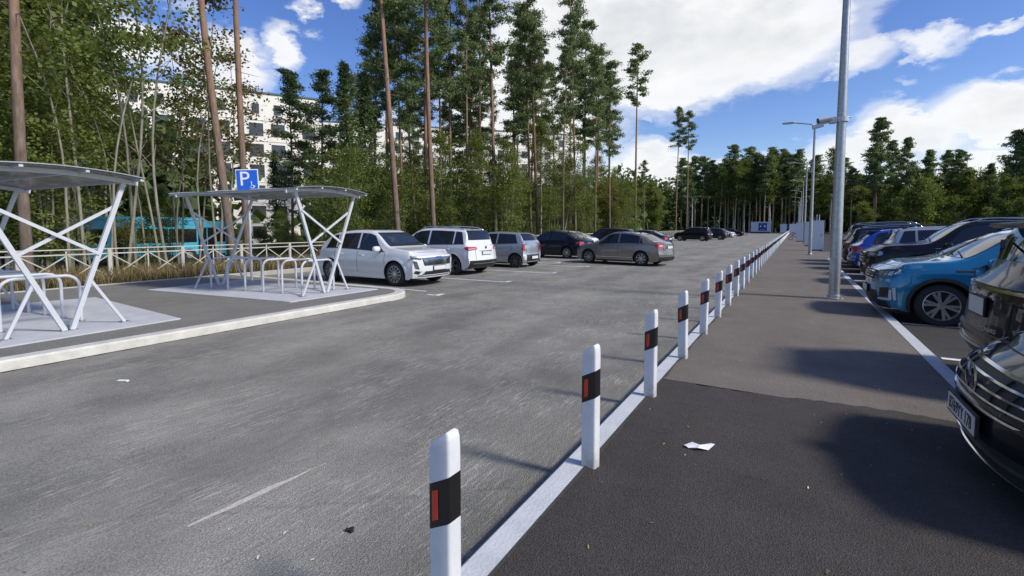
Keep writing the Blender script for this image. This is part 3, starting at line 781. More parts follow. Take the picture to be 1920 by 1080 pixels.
# facade from (-80,24) to (-64,49); local x runs along it, local -y faces the viewer
bang = math.atan2(48.8 - 24.0, -64.6 + 80.0)
building('cream apartment block with rows of dark windows behind the sparse pines', (-83.4, 18.6), bang, 36.0, 14, 7, 10, -.8, wall=M_wall)
p0 = at_dist(585, 112); p1 = at_dist(1060, 120)
building('pale apartment wing farther off, showing in gaps between the dense trees', p0, math.atan2(p1[1] - p0[1], p1[0] - p0[0]), math.hypot(p1[0] - p0[0], p1[1] - p0[1]), 14, 8, 20, -.8, wh=1.5, ww=1.4, small_top=False)

# ---- bus on the street behind the wood
M_bus = mat('bus_turquoise', (.06, .40, .58), .3, coat=.5); M_busd = mat('bus_dark_glass', (.012, .012, .014), .08, spec=.6)
e = empty('city_bus', (-37.0, 4.8, -.83)); tag(e, 'turquoise city bus with dark windows half hidden behind the trees', 'bus')
L = 15.0
mb = MB(); mb.box((-1.25, L / 2, .30 + 1.3), (2.5, L, 2.6)); mb.build('body', M_bus, e, bevel=.09)
mb = MB(); mb.box((-1.25, L / 2, 3.02), (1.9, L * .8, .28)); mb.build('roof_unit', M_bus, e, bevel=.08)
mb = MB(); mb.box((.004, L / 2, .42), (.03, L * .98, .22)); mb.build('skirt', M_dark, e)
def bwin(y0, y1, z0, z1, name='window', m=M_busd):
    mb = MB(); mb.box((.006, (y0 + y1) / 2, (z0 + z1) / 2), (.03, y1 - y0, z1 - z0)); return mb.build(name, m, e, bevel=.01)
for a, b in ((.5, 2.6), (4.2, 5.9), (5.95, 7.7), (9.3, 11.1), (11.15, 12.9), (14.2, 14.9)): bwin(a, b, 1.40, 2.35)
for a in (2.8, 7.95, 13.0):
    d = bwin(a, a + 1.2, .5, 2.45, 'door')
    mb = MB(); mb.box((.03, a + .6, 1.45), (.03, .05, 1.9)); mb.build('door_seal', M_bus, d)
for y in (1.9, 10.6, 12.4):
    mb = MB(); mb.lathe([(.2, -.12), (.46, -.12), (.48, -.08), (.48, .08), (.46, .12), (.2, .12)], 20, (0, 0, 0), 'y'); w = mb.build('wheel', M_dark, e); w.location = (-.1, y, .48); w.rotation_euler = (0, 0, R(90))
    mb = MB(); mb.lathe([(.001, -.13), (.2, -.13), (.26, -.09)], 16, (0, 0, 0), 'y'); mb.build('rim', M_galv, w)
for y in (3.9, 9.0):
    mb = MB(); mb.box((.02, y, 1.05), (.02, .5, .3)); mb.build('notice', M_sign_white, e)
# ================================================================== cars
M_glass = mat('car_glass', (.012, .014, .017), .04, spec=.75)
M_glassb = mat('car_windscreen', (.020, .026, .036), .04, spec=.9)
M_chrome = mat('chrome', (.62, .63, .65), .14, metal=1.0)
M_trim = mat('black_trim', (.016, .016, .017), .55)
M_tyre = mat('tyre_rubber', (.018, .018, .019), .85)
M_rim = mat('rim_silver', (.50, .51, .53), .28, metal=.85)
M_rimd = mat('rim_dark', (.16, .165, .17), .3, metal=.85)
M_head = mat('headlamp_lens', (.42, .46, .50), .08, metal=.55, coat=1.0)
M_headd = mat('headlamp_dark', (.06, .065, .07), .1, metal=.3, coat=1.0)
M_tail = mat('tail_lamp_red', (.42, .018, .014), .15, coat=1.0)
M_tailw = mat('tail_lamp_clear', (.55, .45, .42), .15, coat=1.0)
M_plate = mat('licence_plate_white', (.62, .62, .60), .5, noise=.08, nscale=30)
M_ink = mat('plate_ink', (.015, .015, .018), .6)
M_seam = mat('panel_gap', (.006, .006, .007), .8)
def paint(name, col, metal=.0, rough=.32): return mat(name, col, rough, metal=metal, coat=.55 if max(col) < .05 else 1.0, spec=.06 if max(col) < .05 else .5)

def pchip(pts):
    xs = np.array([p[0] for p in pts], float); ys = np.array([p[1] for p in pts], float)
    h = np.diff(xs); d = np.diff(ys) / h; m = np.zeros(len(xs))
    m[0], m[-1] = d[0], d[-1]
    for i in range(1, len(xs) - 1):
        if d[i - 1] * d[i] > 0:
            w1, w2 = 2 * h[i] + h[i - 1], h[i] + 2 * h[i - 1]; m[i] = (w1 + w2) / (w1 / d[i - 1] + w2 / d[i])
    def f(x):
        x = np.asarray(x, float); xc = np.clip(x, xs[0], xs[-1]); i = np.clip(np.searchsorted(xs, xc) - 1, 0, len(h) - 1)
        t = (xc - xs[i]) / h[i]; H = h[i]
        return (2 * t**3 - 3 * t**2 + 1) * ys[i] + (t**3 - 2 * t**2 + t) * H * m[i] + (-2 * t**3 + 3 * t**2) * ys[i + 1] + (t**3 - t**2) * H * m[i + 1]
    return f
sstep = lambda t: (lambda q: q * q * (3 - 2 * q))(np.clip(t, 0, 1))

WHEELS = {}
def wheel_meshes(r, w, spokes, dark, style):
    key = (r, w, spokes, dark, style)
    if key in WHEELS: return WHEELS[key]
    rr = r * (.70 if r > .32 else .68)
    t = MB(); h = w / 2
    t.lathe([(rr * .9, -h * .9), (rr, -h), (r * .93, -h), (r * .985, -h * .82), (r, -h * .55), (r, h * .55), (r * .985, h * .82), (r * .93, h), (rr * 1.02, h), (rr, h * .9), (rr * .97, h * .2), (rr * .9, -h * .9)], 32, axis='y')
    tm = t.mesh('wheel', M_tyre, smooth=True, sharp=35)
    m = MB()
    m.lathe([(rr * 1.0, h * .98), (rr * .955, h * 1.0), (rr * .93, h * .78), (rr * .93, h * .1)], 32, axis='y')
    m.lathe([(rr * .94, h * .2), (.001, h * .2)], 24, axis='y', mi=1)
    m.lathe([(rr * .26, h * .5), (rr * .24, h * .92), (rr * .1, h * .97), (.001, h * .97)], 16, axis='y')
    for k in range(spokes):
        a0 = 2 * math.pi * k / spokes
        arms = [(0, 0)] if style != 'twin' else [(-.16, -.07), (.16, .07)]
        for da, _ in arms:
            ca, sa = math.cos(a0), math.sin(a0)
            w0, w1 = (.085, .12) if spokes <= 6 and style != 'twin' else (.05, .055)
            if spokes > 8: w0, w1 = .028, .035
            vs = []
            for rad, wid, ang, dep in ((rr * .2, rr * w0 * 1.5, a0 + da * .3, .90), (rr * .94, rr * w1 * 1.6, a0 + da, .86)):
                c_, s_ = math.cos(ang), math.sin(ang)
                for q, y in ((-1, .55), (-1, dep), (1, dep), (1, .55)):
                    vs.append((rad * c_ - q * wid * s_, y * h, rad * s_ + q * wid * c_))
            m.add(vs, [(0, 1, 5, 4), (1, 2, 6, 5), (2, 3, 7, 6), (3, 0, 4, 7), (4, 5, 6, 7)])
    rm = m.mesh('rim', [M_rimd if dark else M_rim, M_trim], smooth=True, sharp=30)
    WHEELS[key] = (tm, rm)
    return WHEELS[key]

SPECS = {
 'suv': dict(L=4.47, W=1.84, wb=2.70, foh=.90, wr=.345, gc=.20,
   top=[(-2.235, .98), (-2.10, 1.08), (-1.95, 1.16), (-1.50, 1.47), (-1.2, 1.54), (-.3, 1.60), (.2, 1.585), (.42, 1.53), (1.12, 1.115), (1.25, 1.08), (1.8, 1.02), (2.1, .96), (2.235, .86)],
   belt=[(-2.235, .93), (-1.9, 1.02), (-1.2, 1.02), (.9, .96), (1.2, .96), (2.0, .88), (2.235, .80)],
   pf=[(.15, .16), (.3, .04), (.5, .0), (.75, .01), (.9, .07), (1.0, .2)], pr=[(.15, .2), (.32, .04), (.5, .0), (.62, .05), (.8, .06), (.95, .08), (1.1, .2)],
   ws=(.46, 1.10), rw=(-1.93, -1.50), win=[(-1.62, -1.14), (-1.08, -.20), (-.12, .98)]),
 'wagon_suv': dict(L=4.49, W=1.84, wb=2.68, foh=.92, wr=.35, gc=.19,
   top=[(-2.245, 1.0), (-2.17, 1.10), (-2.06, 1.22), (-1.80, 1.56), (-1.5, 1.61), (-.3, 1.66), (.2, 1.64), (.45, 1.57), (1.15, 1.13), (1.3, 1.09), (1.85, 1.02), (2.12, .94), (2.245, .84)],
   belt=[(-2.245, .95), (-1.9, 1.06), (-1.2, 1.04), (.9, .99), (1.2, .97), (2.0, .88), (2.245, .78)],
   pf=[(.15, .16), (.3, .05), (.5, .0), (.75, .01), (.9, .07), (1.0, .2)], pr=[(.15, .22), (.35, .06), (.5, .0), (.62, .03), (.8, .05), (.95, .07), (1.1, .12)],
   ws=(.50, 1.12), rw=(-2.06, -1.80), win=[(-1.83, -1.40), (-1.34, -.28), (-.20, 1.0)]),
 'hatch': dict(L=3.60, W=1.62, wb=2.40, foh=.70, wr=.29, gc=.16,
   top=[(-1.80, .92), (-1.74, 1.02), (-1.66, 1.12), (-1.46, 1.40), (-1.2, 1.455), (-.3, 1.49), (.2, 1.46), (.42, 1.40), (1.05, 1.02), (1.15, .98), (1.5, .90), (1.7, .80), (1.80, .70)],
   belt=[(-1.80, .88), (-1.5, .99), (-1.0, .97), (.8, .89), (1.1, .86), (1.6, .74), (1.80, .66)],
   pf=[(.12, .12), (.25, .03), (.45, .0), (.65, .03), (.8, .12)], pr=[(.12, .16), (.28, .02), (.45, .0), (.6, .05), (.8, .06), (1.0, .1)],
   ws=(.46, 1.02), rw=(-1.66, -1.46), win=[(-1.40, -.42), (-.34, .92)]),
 'sedan': dict(L=4.46, W=1.72, wb=2.60, foh=.87, wr=.315, gc=.15,
   top=[(-2.23, .96), (-2.16, 1.03), (-1.80, 1.06), (-1.70, 1.09), (-1.02, 1.37), (-.7, 1.43), (-.2, 1.465), (.15, 1.45), (.38, 1.39), (1.12, 1.0), (1.25, .96), (1.8, .88), (2.1, .79), (2.23, .68)],
   belt=[(-2.23, .90), (-1.9, .96), (-1.2, .96), (.9, .89), (1.2, .87), (2.0, .74), (2.23, .64)],
   pf=[(.12, .14), (.25, .04), (.45, .0), (.62, .02), (.75, .12), (.9, .2)], pr=[(.12, .18), (.3, .03), (.5, .0), (.62, .04), (.8, .06), (.95, .09), (1.05, .16)],
   ws=(.42, 1.10), rw=(-1.70, -1.04), win=[(-1.32, -1.18), (-1.13, -.20), (-.12, .98)]),
 'big_suv': dict(L=4.80, W=1.88, wb=2.82, foh=.94, wr=.375, gc=.23,
   top=[(-2.40, 1.08), (-2.33, 1.22), (-2.25, 1.34), (-2.08, 1.68), (-1.8, 1.74), (-.3, 1.79), (.2, 1.77), (.42, 1.70), (1.10, 1.24), (1.2, 1.21), (1.8, 1.16), (2.2, 1.10), (2.40, .98)],
   belt=[(-2.40, 1.02), (-2.0, 1.10), (.9, 1.07), (1.2, 1.08), (2.1, 1.02), (2.40, .92)],
   pf=[(.2, .18), (.35, .04), (.6, .0), (.9, .02), (1.0, .07), (1.15, .2)], pr=[(.2, .2), (.4, .03), (.55, .0), (.7, .05), (.9, .05), (1.1, .06), (1.3, .12)],
   ws=(.48, 1.08), rw=(-2.25, -2.08), win=[(-2.05, -1.35), (-1.28, -.24), (-.16, .98)]),
}

def car(name, label, spec, loc, head, body, group=None, cat='car', clad=False, arch_trim=None, rails=None, spokes=5, style='', dark_rim=False, front='plain', rear='plain', cladm=None,
        plate_f=True, plate_r=True, scale=1.0, roofm=None, mirrorm=None, detail=True, spoiler=False, handle=None):
    S = dict(SPECS[spec]); L, W, wb, foh, wr, gc = (S[k] for k in ('L', 'W', 'wb', 'foh', 'wr', 'gc'))
    hw0 = W / 2; xf, xr = L / 2, -L / 2; xw = (xf - foh, xf - foh - wb); ra = wr * 1.0 + .055
    top = pchip(S['top']); belt = pchip(S['belt']); pf = pchip(S['pf']); pr = pchip(S['pr'])
    zF = foh - ra - .03; zR = (L - foh - wb) - ra - .03
    def hw(x):
        return hw0 * (1 - .05 * sstep((x - (xf - 1.1)) / 1.1) - .05 * sstep(((xr + 1.1) - x) / 1.1))
    CP = .27
    def F(y, z): return xf - CP * np.abs(y / hw0) ** 2.7 - pf(z)
    def Rr(y, z): return xr + CP * .72 * np.abs(y / hw0) ** 2.9 + pr(z)
    def deform(P):
        P = np.array(P, float); x, y, z = P[..., 0], P[..., 1], P[..., 2]
        wf = sstep((x - (xf - zF)) / zF); wr_ = sstep(((xr + zR) - x) / zR)
        P[..., 0] = x + wf * (F(y, z) - xf) + wr_ * (Rr(y, z) - xr)
        return P
    sprof = pchip([(0, .935), (.12, .962), (.3, .985), (.52, 1.0), (.66, .998), (.74, .988), (.9, .972), (1.0, .945)])
    zs0 = lambda x: gc + .05 * sstep((x - (xf - .5)) / .5) + .07 * sstep(((xr + .5) - x) / .5)
    def side_y(x, z):
        zb = belt(x); k = np.clip((z - gc) / (zb - gc), 0, 1); return hw(x) * sprof(k)
    def zlo(x):
        z = zs0(x)
        for c in xw:
            d = np.abs(x - c); z = np.where(d < ra, np.maximum(z, wr + np.sqrt(np.maximum(ra * ra - d * d, 0))), z)
        return z
    sgn = lambda x: np.clip((x - .0) / .35, -1, 1)
    def ztop(x, y): return top(x + sgn(x) * .10 * (np.abs(y) / hw0) ** 2)
    TH = .36 if spec != 'sedan' else .42
    def upper(x):
        """belt point, roof corner control point"""
        zb = belt(x); yb = hw(x) * sprof(1.0)
        zt = ztop(x, .72 * hw0); dz = np.maximum(zt - zb, .012)
        yc = yb - dz * TH - .012
        return yb, zb, yc, zb + dz - .012
    # stations
    xs = set(np.round(np.linspace(xr, xf, 70), 4))
    for c in xw:
        xs |= set(np.round(c + ra * np.cos(np.linspace(0, math.pi, 23)), 4)) | {round(c + ra + .003, 4), round(c - ra - .003, 4)}
    xs = np.array(sorted(xs))
    NL, NS, NB_, NT = 11, 7, 6, 6
    rows = []
    for x in xs:
        z0 = float(zlo(x)); yb, zb, yc, zc = (float(v) for v in upper(x))
        zl = z0 + (zb - z0) * np.linspace(0, 1, NL)
        half = [(float(side_y(x, z)), z) for z in zl]
        TS = .84
        for t in np.linspace(0, TS, NS)[1:]: half.append((yb + (yc - yb) * t, zb + (zc - zb) * t))
        A = np.array(half[-1]); ye = yc * .74; ze = float(ztop(x, ye)) ; B = np.array((yc, zc + .010)); Cc = np.array((ye, ze))
        for t in np.linspace(0, 1, NB_)[1:]: q = (1 - t) ** 2 * A + 2 * t * (1 - t) * B + t * t * Cc; half.append((q[0], q[1]))
        for t in np.linspace(0, 1, NT)[1:]:
            y = ye * (1 - t); half.append((y, float(ztop(x, y))))
        h = np.array(half); full = np.concatenate([h, h[-2::-1] * np.array([-1, 1])])
        rows.append(np.column_stack([np.full(len(full), x), full]))
    G = np.array(rows); nh = (G.shape[1] + 1) // 2
    mb = MB(); Gd = deform(G); mb.grid(Gd, flip=False)
    # end caps
    for idx, fl in ((0, True), (-1, False)):
        C = G[idx]; cap = []
        for j in range(nh):
            a, b = C[j], C[-1 - j]
            cap.append([a + (b - a) * t for t in np.linspace(0, 1, 17)])
        mb.grid(deform(np.array(cap)), flip=fl)
    # underside
    bl = Gd[:, 0]; br = Gd[:, -1]
    mb.grid(np.stack([bl, br], 1), flip=True, mi=1)
    e = empty(name, loc, head); tag(e, label, cat, group); e.scale = (scale,) * 3
    me = mb.mesh('body', [body, M_trim], smooth=True, sharp=42, merge=.0008); bo = link('body', me, e)
    # make normals consistent
    bm = bmesh.new(); bm.from_mesh(me); bmesh.ops.recalc_face_normals(bm, faces=bm.faces); bm.to_mesh(me); bm.free()
    u = MB(); u.box((0, 0, (gc + .70) / 2 + .04), (L * .86, W * .56, .70 - gc)); u.box(((xw[0] + xw[1]) / 2, 0, (gc + .55) / 2), (wb - 2 * ra - .02, W * .86, .5 - gc)); u.build('underbody', M_trim, e)

    def patch(name, P, m, parent=e, d=.005, out=None):
        """grid P (base space) laid d above the surface"""
        P = deform(np.array(P, float))
        du = np.gradient(P, axis=0); dv = np.gradient(P, axis=1); N = np.cross(du, dv); N /= np.linalg.norm(N, axis=-1, keepdims=True) + 1e-9
        c = P.mean((0, 1)); ref = np.array(out if out is not None else (0, np.sign(c[1]), 0.2)); fl = (N.reshape(-1, 3).mean(0) @ ref) < 0
        if fl: N = -N
        mb = MB(); Q = P + N * d; mb.grid(Q, flip=fl)
        # rim going back to the surface gives the piece an edge
        per = np.concatenate([Q[0, :-1], Q[:-1, -1], Q[-1, :0:-1], Q[:0:-1, 0]]); per2 = np.concatenate([P[0, :-1], P[:-1, -1], P[-1, :0:-1], P[:0:-1, 0]]) - np.concatenate([N[0, :-1], N[:-1, -1], N[-1, :0:-1], N[:0:-1, 0]]) * .004
        rim = np.stack([np.vstack([per, per[:1]]), np.vstack([per2, per2[:1]])], 1); mb.grid(rim, flip=not fl)
        return mb.build(name, m, parent, smooth=True, sharp=40)
    def side_quad(name, pts, m, s, parent=e, d=.005, nu=10, nv=5):
        """pts: 4 corners (x,z) on the lower flank in order; bilinear"""
        a, b, c, q = [np.array(p, float) for p in pts]; P = []
        for i in np.linspace(0, 1, nu):
            r_ = []
            for j in np.linspace(0, 1, nv):
                p = (a * (1 - i) + b * i) * (1 - j) + (q * (1 - i) + c * i) * j
                r_.append((p[0], s * float(side_y(p[0], p[1])), p[1]))
            P.append(r_)
        return patch(name, P, m, parent, d, (0, s, .1))
    def end_quad(name, pts, m, front_=True, parent=e, d=.005, nu=9, nv=5):
        a, b, c, q = [np.array(p, float) for p in pts]; P = []
        for i in np.linspace(0, 1, nu):
            r_ = []
            for j in np.linspace(0, 1, nv):
                p = (a * (1 - i) + b * i) * (1 - j) + (q * (1 - i) + c * i) * j
                r_.append((xf if front_ else xr, p[0], p[1]))
            P.append(r_)
        return patch(name, P, m, parent, d, (1 if front_ else -1, 0, 0))
    # ---- glass
    def up_pt(x, t, s):
        yb, zb, yc, zc = upper(x); return (x, s * float(yb + (yc - yb) * t), float(zb + (zc - zb) * t))
    for s in (-1, 1):
        nw = len(S['win'])
        for i, (x0, x1) in enumerate(S['win']):
            P = []
            for u_ in np.linspace(0, 1, 14):
                r_ = []
                for t in np.linspace(.10, .86, 6):
                    a0 = x0 + (0.16 * t if i == 0 and spec == 'sedan' else (.20 * t if i == 0 else 0)); a1 = x1
                    if i == nw - 1:   # front door glass: leading edge follows the screen pillar
                        zz = t
                        a1 = x1 - (x1 - S['ws'][0] + .10) * t
                    r_.append(up_pt(a0 + (a1 - a0) * u_, t, s))
                P.append(r_)
            patch('side_window', P, M_glass, e, .004, (0, s, .4))
        # black surround above and below glass
        P = [[up_pt(x, t, s) for t in (.045, .10)] for x in np.linspace(S['win'][0][0], S['win'][-1][1], 20)]
        patch('window_trim', P, handle or M_trim, e, .006, (0, s, .4))
    def screen(name, x0, x1, m, out):
        P = []
        for x in np.linspace(x0, x1, 10):
            yc = float(upper(x)[2]); ye = min(yc * .90, hw0 * .80); r_ = []
            for k in np.linspace(-1, 1, 13):
                y = k * ye; xx = x - float(sgn(x)) * .10 * (abs(y) / hw0) ** 2
                r_.append((xx, y, float(ztop(xx, y))))
            P.append(r_)
        return patch(name, P, m, e, .006, out)
    ws = screen('windscreen', S['ws'][0], S['ws'][1], M_glassb, (.5, 0, 1))
    rw = screen('rear_window', S['rw'][0], S['rw'][1], M_glass, (-.8, 0, .6))
    if roofm:
        P = [[(x, y, float(ztop(x, y))) for y in np.linspace(-.60, .60, 9)] for x in np.linspace(S['rw'][1] + .08, S['ws'][0] - .06, 14)]
        patch('roof', P, roofm, e, .004, (0, 0, 1))
    # wiper
    x0 = S['ws'][1] - .03
    for y0, y1 in ((.5, -.02), (-.05, -.55)):
        w_ = MB(); w_.bar((x0 - .02, y0, float(ztop(x0 - .02, y0)) + .03), (x0 - .10, y1, float(ztop(x0 - .10, y1)) + .02), .018); w_.build('wiper', M_trim, ws)
    # ---- wheels
    tw = .20 + (.02 if wr > .33 else 0)
    tm, rm = wheel_meshes(wr, tw, spokes, dark_rim, style)
    for c in xw:
        for s in (-1, 1):
            w = link('wheel', tm, e, (c, s * (hw0 - tw / 2 - .018), wr)); w.rotation_euler = (0, R(random.Random(c * 7 + s).uniform(0, 60)), 0 if s > 0 else math.pi)
            link('rim', rm, w)
    # ---- cladding and arches
    cm = cladm or M_trim
    for s in (-1, 1):
        for c in xw:
            wdt = .055 if clad else .018
            P = []
            for a in np.linspace(R(-22), R(202), 26):
                r_ = []
                for q in (0, .5, 1):
                    rad = ra + wdt * q; x = c + rad * math.cos(a); z = max(wr + rad * math.sin(a), gc + .02)
                    r_.append((x, s * float(side_y(x, z)), z))
                P.append(r_)
            patch('wheel_arch', P, cm if clad else body, e, .012 if clad else .010, (0, s, 0))
        x0, x1 = xw[1] + ra + .03, xw[0] - ra - .03
        side_quad('sill_trim', [(x0, gc + .01), (x1, gc + .01), (x1, gc + (.16 if clad else .07)), (x0, gc + (.16 if clad else .07))], cm, s, d=.008, nu=12)
        if detail:
            xb = S['win'][-2][1] + .04; bz = lambda x: float(belt(x)) - .01
            for x in (xb, xw[0] - ra + .06 if spec == 'hatch' else S['win'][-1][1] - .02):
                side_quad('door_gap', [(x - .005, gc + .16), (x + .005, gc + .16), (x + .005, bz(x)), (x - .005, bz(x))], M_seam, s, d=.0015, nu=2, nv=12)
            x = S['win'][0][0] + (.42 if spec in ('suv', 'wagon_suv', 'big_suv', 'sedan') else .1); xr_ = max(x, xw[1] + ra * .55)
            side_quad('door_gap', [(xr_ - .005, wr + ra * 1.02), (xr_ + .005, wr + ra * 1.02), (xr_ + .005, bz(xr_)), (xr_ - .005, bz(xr_))], M_seam, s, d=.0015, nu=2, nv=8)
            for x in (S['win'][-1][0] + .16, S['win'][-2][0] + .2):
                z = float(belt(x)) - .13; hm = MB(); y = float(side_y(x, z)); hm.tube([(x - .10, s * (y - .002), z), (x - .085, s * (y + .026), z), (x + .085, s * (y + .026), z), (x + .10, s * (y - .002), z)], .014, 6); hm.build('door_handle', handle or body, e, smooth=True)
        # mirror
        x = S['win'][-1][1] - .22; z = float(belt(x)) + .07; y = float(side_y(x, z - .1))
        mm = MB(); mm.ell((x, s * (y + .125), z + .02), (.085, .125, .085), 14, 8, .75); mi = mm.build('mirror', mirrorm or body, e, smooth=True, sharp=60)
        mm = MB(); mm.box((x - .083, s * (y + .125), z + .02), (.012, .19, .12)); mm.build('mirror_glass', M_glass, mi)
        mm = MB(); mm.bar((x + .02, s * (y - .03), z - .06), (x + .01, s * (y + .07), z - .03), .07, .05); mm.build('mirror_stalk', M_trim, mi)
        if rails:
            xa, xb_ = S['rw'][1] + .12, S['ws'][0] - .18; pts = []
            for k, x in enumerate(np.linspace(xa, xb_, 9)):
                yb, zb, yc, zc = (float(v) for v in upper(x)); lift = .055 if 0 < k < 8 else .0; pts.append((x, s * (yc - .07), float(ztop(x, yc - .1)) + lift))
            mm = MB(); mm.tube(pts, .018, 6); mm.build('roof_rail', rails, e, smooth=True)
    sh = MB(); xx = S['rw'][1] + .2; sh.ell((xx, 0, float(ztop(xx, 0)) + .03), (.06, .014, .028), 8, 6); sh.build('antenna', M_trim, e)
    if spoiler:
        x = S['rw'][1]; P = [[(xx, y, float(ztop(xx, y))) for y in np.linspace(-.62, .62, 9)] for xx in (x + .02, x + .12)]
        q = MB(); zz = float(top(x + .05)); q.add([(x + .14, -.60, zz + .035), (x + .14, .60, zz + .035), (x - .22, .62, zz - .005), (x - .22, -.62, zz - .005), (x + .14, -.6, zz - .02), (x + .14, .6, zz - .02), (x - .20, .6, zz - .05), (x - .20, -.6, zz - .05)], [(0, 1, 2, 3), (7, 6, 5, 4), (3, 2, 6, 7), (0, 3, 7, 4), (1, 5, 6, 2), (0, 4, 5, 1)]); q.build('spoiler', body, e, bevel=.015)
    if detail and front != 'vw':   # bonnet and tailgate shut lines
        P = [[(xf - .14 - .04 * (y / .6) ** 2, y, float(ztop(xf - .14 - .04 * (y / .6) ** 2, y))), (xf - .13 - .04 * (y / .6) ** 2, y, float(ztop(xf - .13 - .04 * (y / .6) ** 2, y)))] for y in np.linspace(-.6, .6, 17)]
        patch('bonnet_gap', P, M_seam, e, .0015, (0, 0, 1))
        for s in (-1, 1):
            P = [[(x, s * (.60 + .05 * (x - 1.2)), float(ztop(x, .62))), (x, s * (.609 + .05 * (x - 1.2)), float(ztop(x, .62)))] for x in np.linspace(S['ws'][1] + .08, xf - .2, 12)]
            patch('bonnet_gap', P, M_seam, e, .0015, (0, 0, 1))
        zt_ = float(belt(xr)) - .06
        for s in (-1, 1): end_quad('tailgate_gap', [(s * hw0 * .62, .55), (s * hw0 * .635, .55), (s * hw0 * .635, zt_), (s * hw0 * .62, zt_)], M_seam, False, d=.0015, nu=2, nv=8)
    # ---- ends
    def plate(front_, z, w=.52, h=.112, txt=None, y=0.0, tilt=0.0):
        x = float(F(y, z)) + .022 if front_ else float(Rr(y, z)) - .022
        mbp = MB(); mbp.box((0, 0, 0), (.016, w, h)); p = mbp.build('licence_plate', M_plate, e, bevel=.003); p.location = (x, y, z)
        if not front_: p.rotation_euler = (0, 0, math.pi)
        fm = MB(); fm.box((-.004, 0, 0), (.016, w + .03, h + .025)); fm.build('plate_frame', M_trim, p)
        if txt:
            t = link('plate_lettering', text_mesh(txt, h * .98, .001, M_ink), p, (.0095, 0, 0)); t.rotation_euler = (R(90), 0, R(90)); t.scale = (.80, 1, 1)
        return p
    def bars(z0, z1, n, y, m, th=.012, parent=e, name='grille_bar', d=.018, taper=0.0):
        for i, z in enumerate(np.linspace(z0, z1, n)):
            yy = y - taper * (i / max(1, n - 1)); end_quad(name, [(-yy, z - th), (yy, z - th), (yy, z + th), (-yy, z + th)], m, True, parent, d, 15, 2)
    M2 = [(-1, 1), (1, 1)]
    if front == 'haval':
        g = end_quad('grille', [(-.56, .60), (.56, .60), (.62, .82), (-.62, .82)], M_trim, d=.004); bars(.615, .81, 7, .55, M_chrome, .009, g, taper=-.05)
        end_quad('lower_intake', [(-.60, .34), (.60, .34), (.52, .44), (-.52, .44)], M_trim, d=.004)
        end_quad('bumper_strip', [(-.72, .30), (.72, .30), (.72, .325), (-.72, .325)], M_chrome, d=.008, nu=15)
        for s in (-1, 1):
            h = end_quad('headlight', [(s * .64, .76), (s * .90, .80), (s * .90, .88), (s * .63, .83)], M_headd, d=.006); end_quad('light_strip', [(s * .66, .80), (s * .88, .845), (s * .88, .865), (s * .66, .82)], M_head, True, h, .011)
            end_quad('fog_lamp', [(s * .70, .50), (s * .80, .52), (s * .86, .74), (s * .76, .72)], M_trim, d=.006)
            for k in range(4): end_quad('light_strip', [(s * .74, .54 + .045 * k), (s * .82, .55 + .045 * k), (s * .82, .565 + .045 * k), (s * .74, .555 + .045 * k)], M_head, True, e, .011, 3, 2)
            end_quad('bumper_wing', [(s * .60, .32), (s * .84, .40), (s * .80, .47), (s * .58, .42)], M_trim, d=.006)
            end_quad('bumper_blade', [(s * .62, .34), (s * .72, .35), (s * .66, .43), (s * .58, .42)], body, d=.014)
        if plate_f: plate(True, .52)
        end_quad('badge', [(-.12, .80), (.12, .80), (.12, .835), (-.12, .835)], M_chrome, d=.02)
    elif front == 'vw':
        g = end_quad('grille', [(-.54, .575), (.54, .575), (.60, .735), (-.60, .735)], M_trim, d=.003, nu=19)
        for k, z in enumerate((.598, .644, .690)): end_quad('grille_bar', [(-.55 - .03 * k, z - .0055), (.55 + .03 * k, z - .0055), (.55 + .03 * k, z + .0055), (-.55 - .03 * k, z + .0055)], M_chrome, True, g, .018, 19, 2)
        for yy in (-.42, -.28, .28, .42): end_quad('grille_rib', [(yy - .006, .58), (yy + .006, .58), (yy + .006, .73), (yy - .006, .73)], M_trim, True, g, .014, 2, 4)
        end_quad('grille_chrome', [(-.64, .738), (.64, .738), (.66, .756), (-.66, .756)], M_chrome, True, g, .014, 19, 2)
        end_quad('bumper_chrome', [(-.50, .532), (.50, .532), (.54, .546), (-.54, .546)], M_chrome, True, e, .012, 17, 2)
        end_quad('lower_intake', [(-.62, .24), (.62, .24), (.58, .37), (-.58, .37)], M_trim, True, e, .003, 15)
        for z in (.225, .30): end_quad('bumper_chrome', [(-.74, z), (.74, z), (.76, z + .009), (-.76, z + .009)], M_chrome, True, e, .012, 23, 2)
        for s in (-1, 1):
            h = end_quad('headlight', [(s * .62, .64), (s * .86, .69), (s * .86, .78), (s * .64, .76)], M_headd, d=.006); end_quad('lamp_lens', [(s * .66, .66), (s * .82, .69), (s * .82, .75), (s * .66, .74)], M_head, True, h, .012)
        # emblem: ring with a V over a W
        em = empty('emblem', (float(F(0, .66)) + .03, 0, .665)); em.parent = e
        q = MB(); q.lathe([(.085, -.006), (.098, 0), (.085, .006), (.074, 0), (.085, -.006)], 28, axis='y'); rg = q.build('emblem_ring', M_chrome, em); rg.rotation_euler = (0, 0, R(90))
        q = MB(); q.lathe([(.001, 0), (.08, 0)], 20, axis='y'); dk = q.build('emblem_back', M_trim, em); dk.rotation_euler = (0, 0, R(90)); dk.location = (-.004, 0, 0)
        q = MB()
        for a, b in (((-.035, .068), (0, .012)), ((0, .012), (.035, .068)), ((-.07, .03), (-.032, -.062)), ((-.032, -.062), (0, -.004)), ((0, -.004), (.032, -.062)), ((.032, -.062), (.07, .03))): q.bar((.002, a[0], a[1]), (.002, b[0], b[1]), .012, .016, up=(1, 0, 0))
        q.build('emblem_letters', M_chrome, em)
        plate(True, .44, txt='B769YY 178')
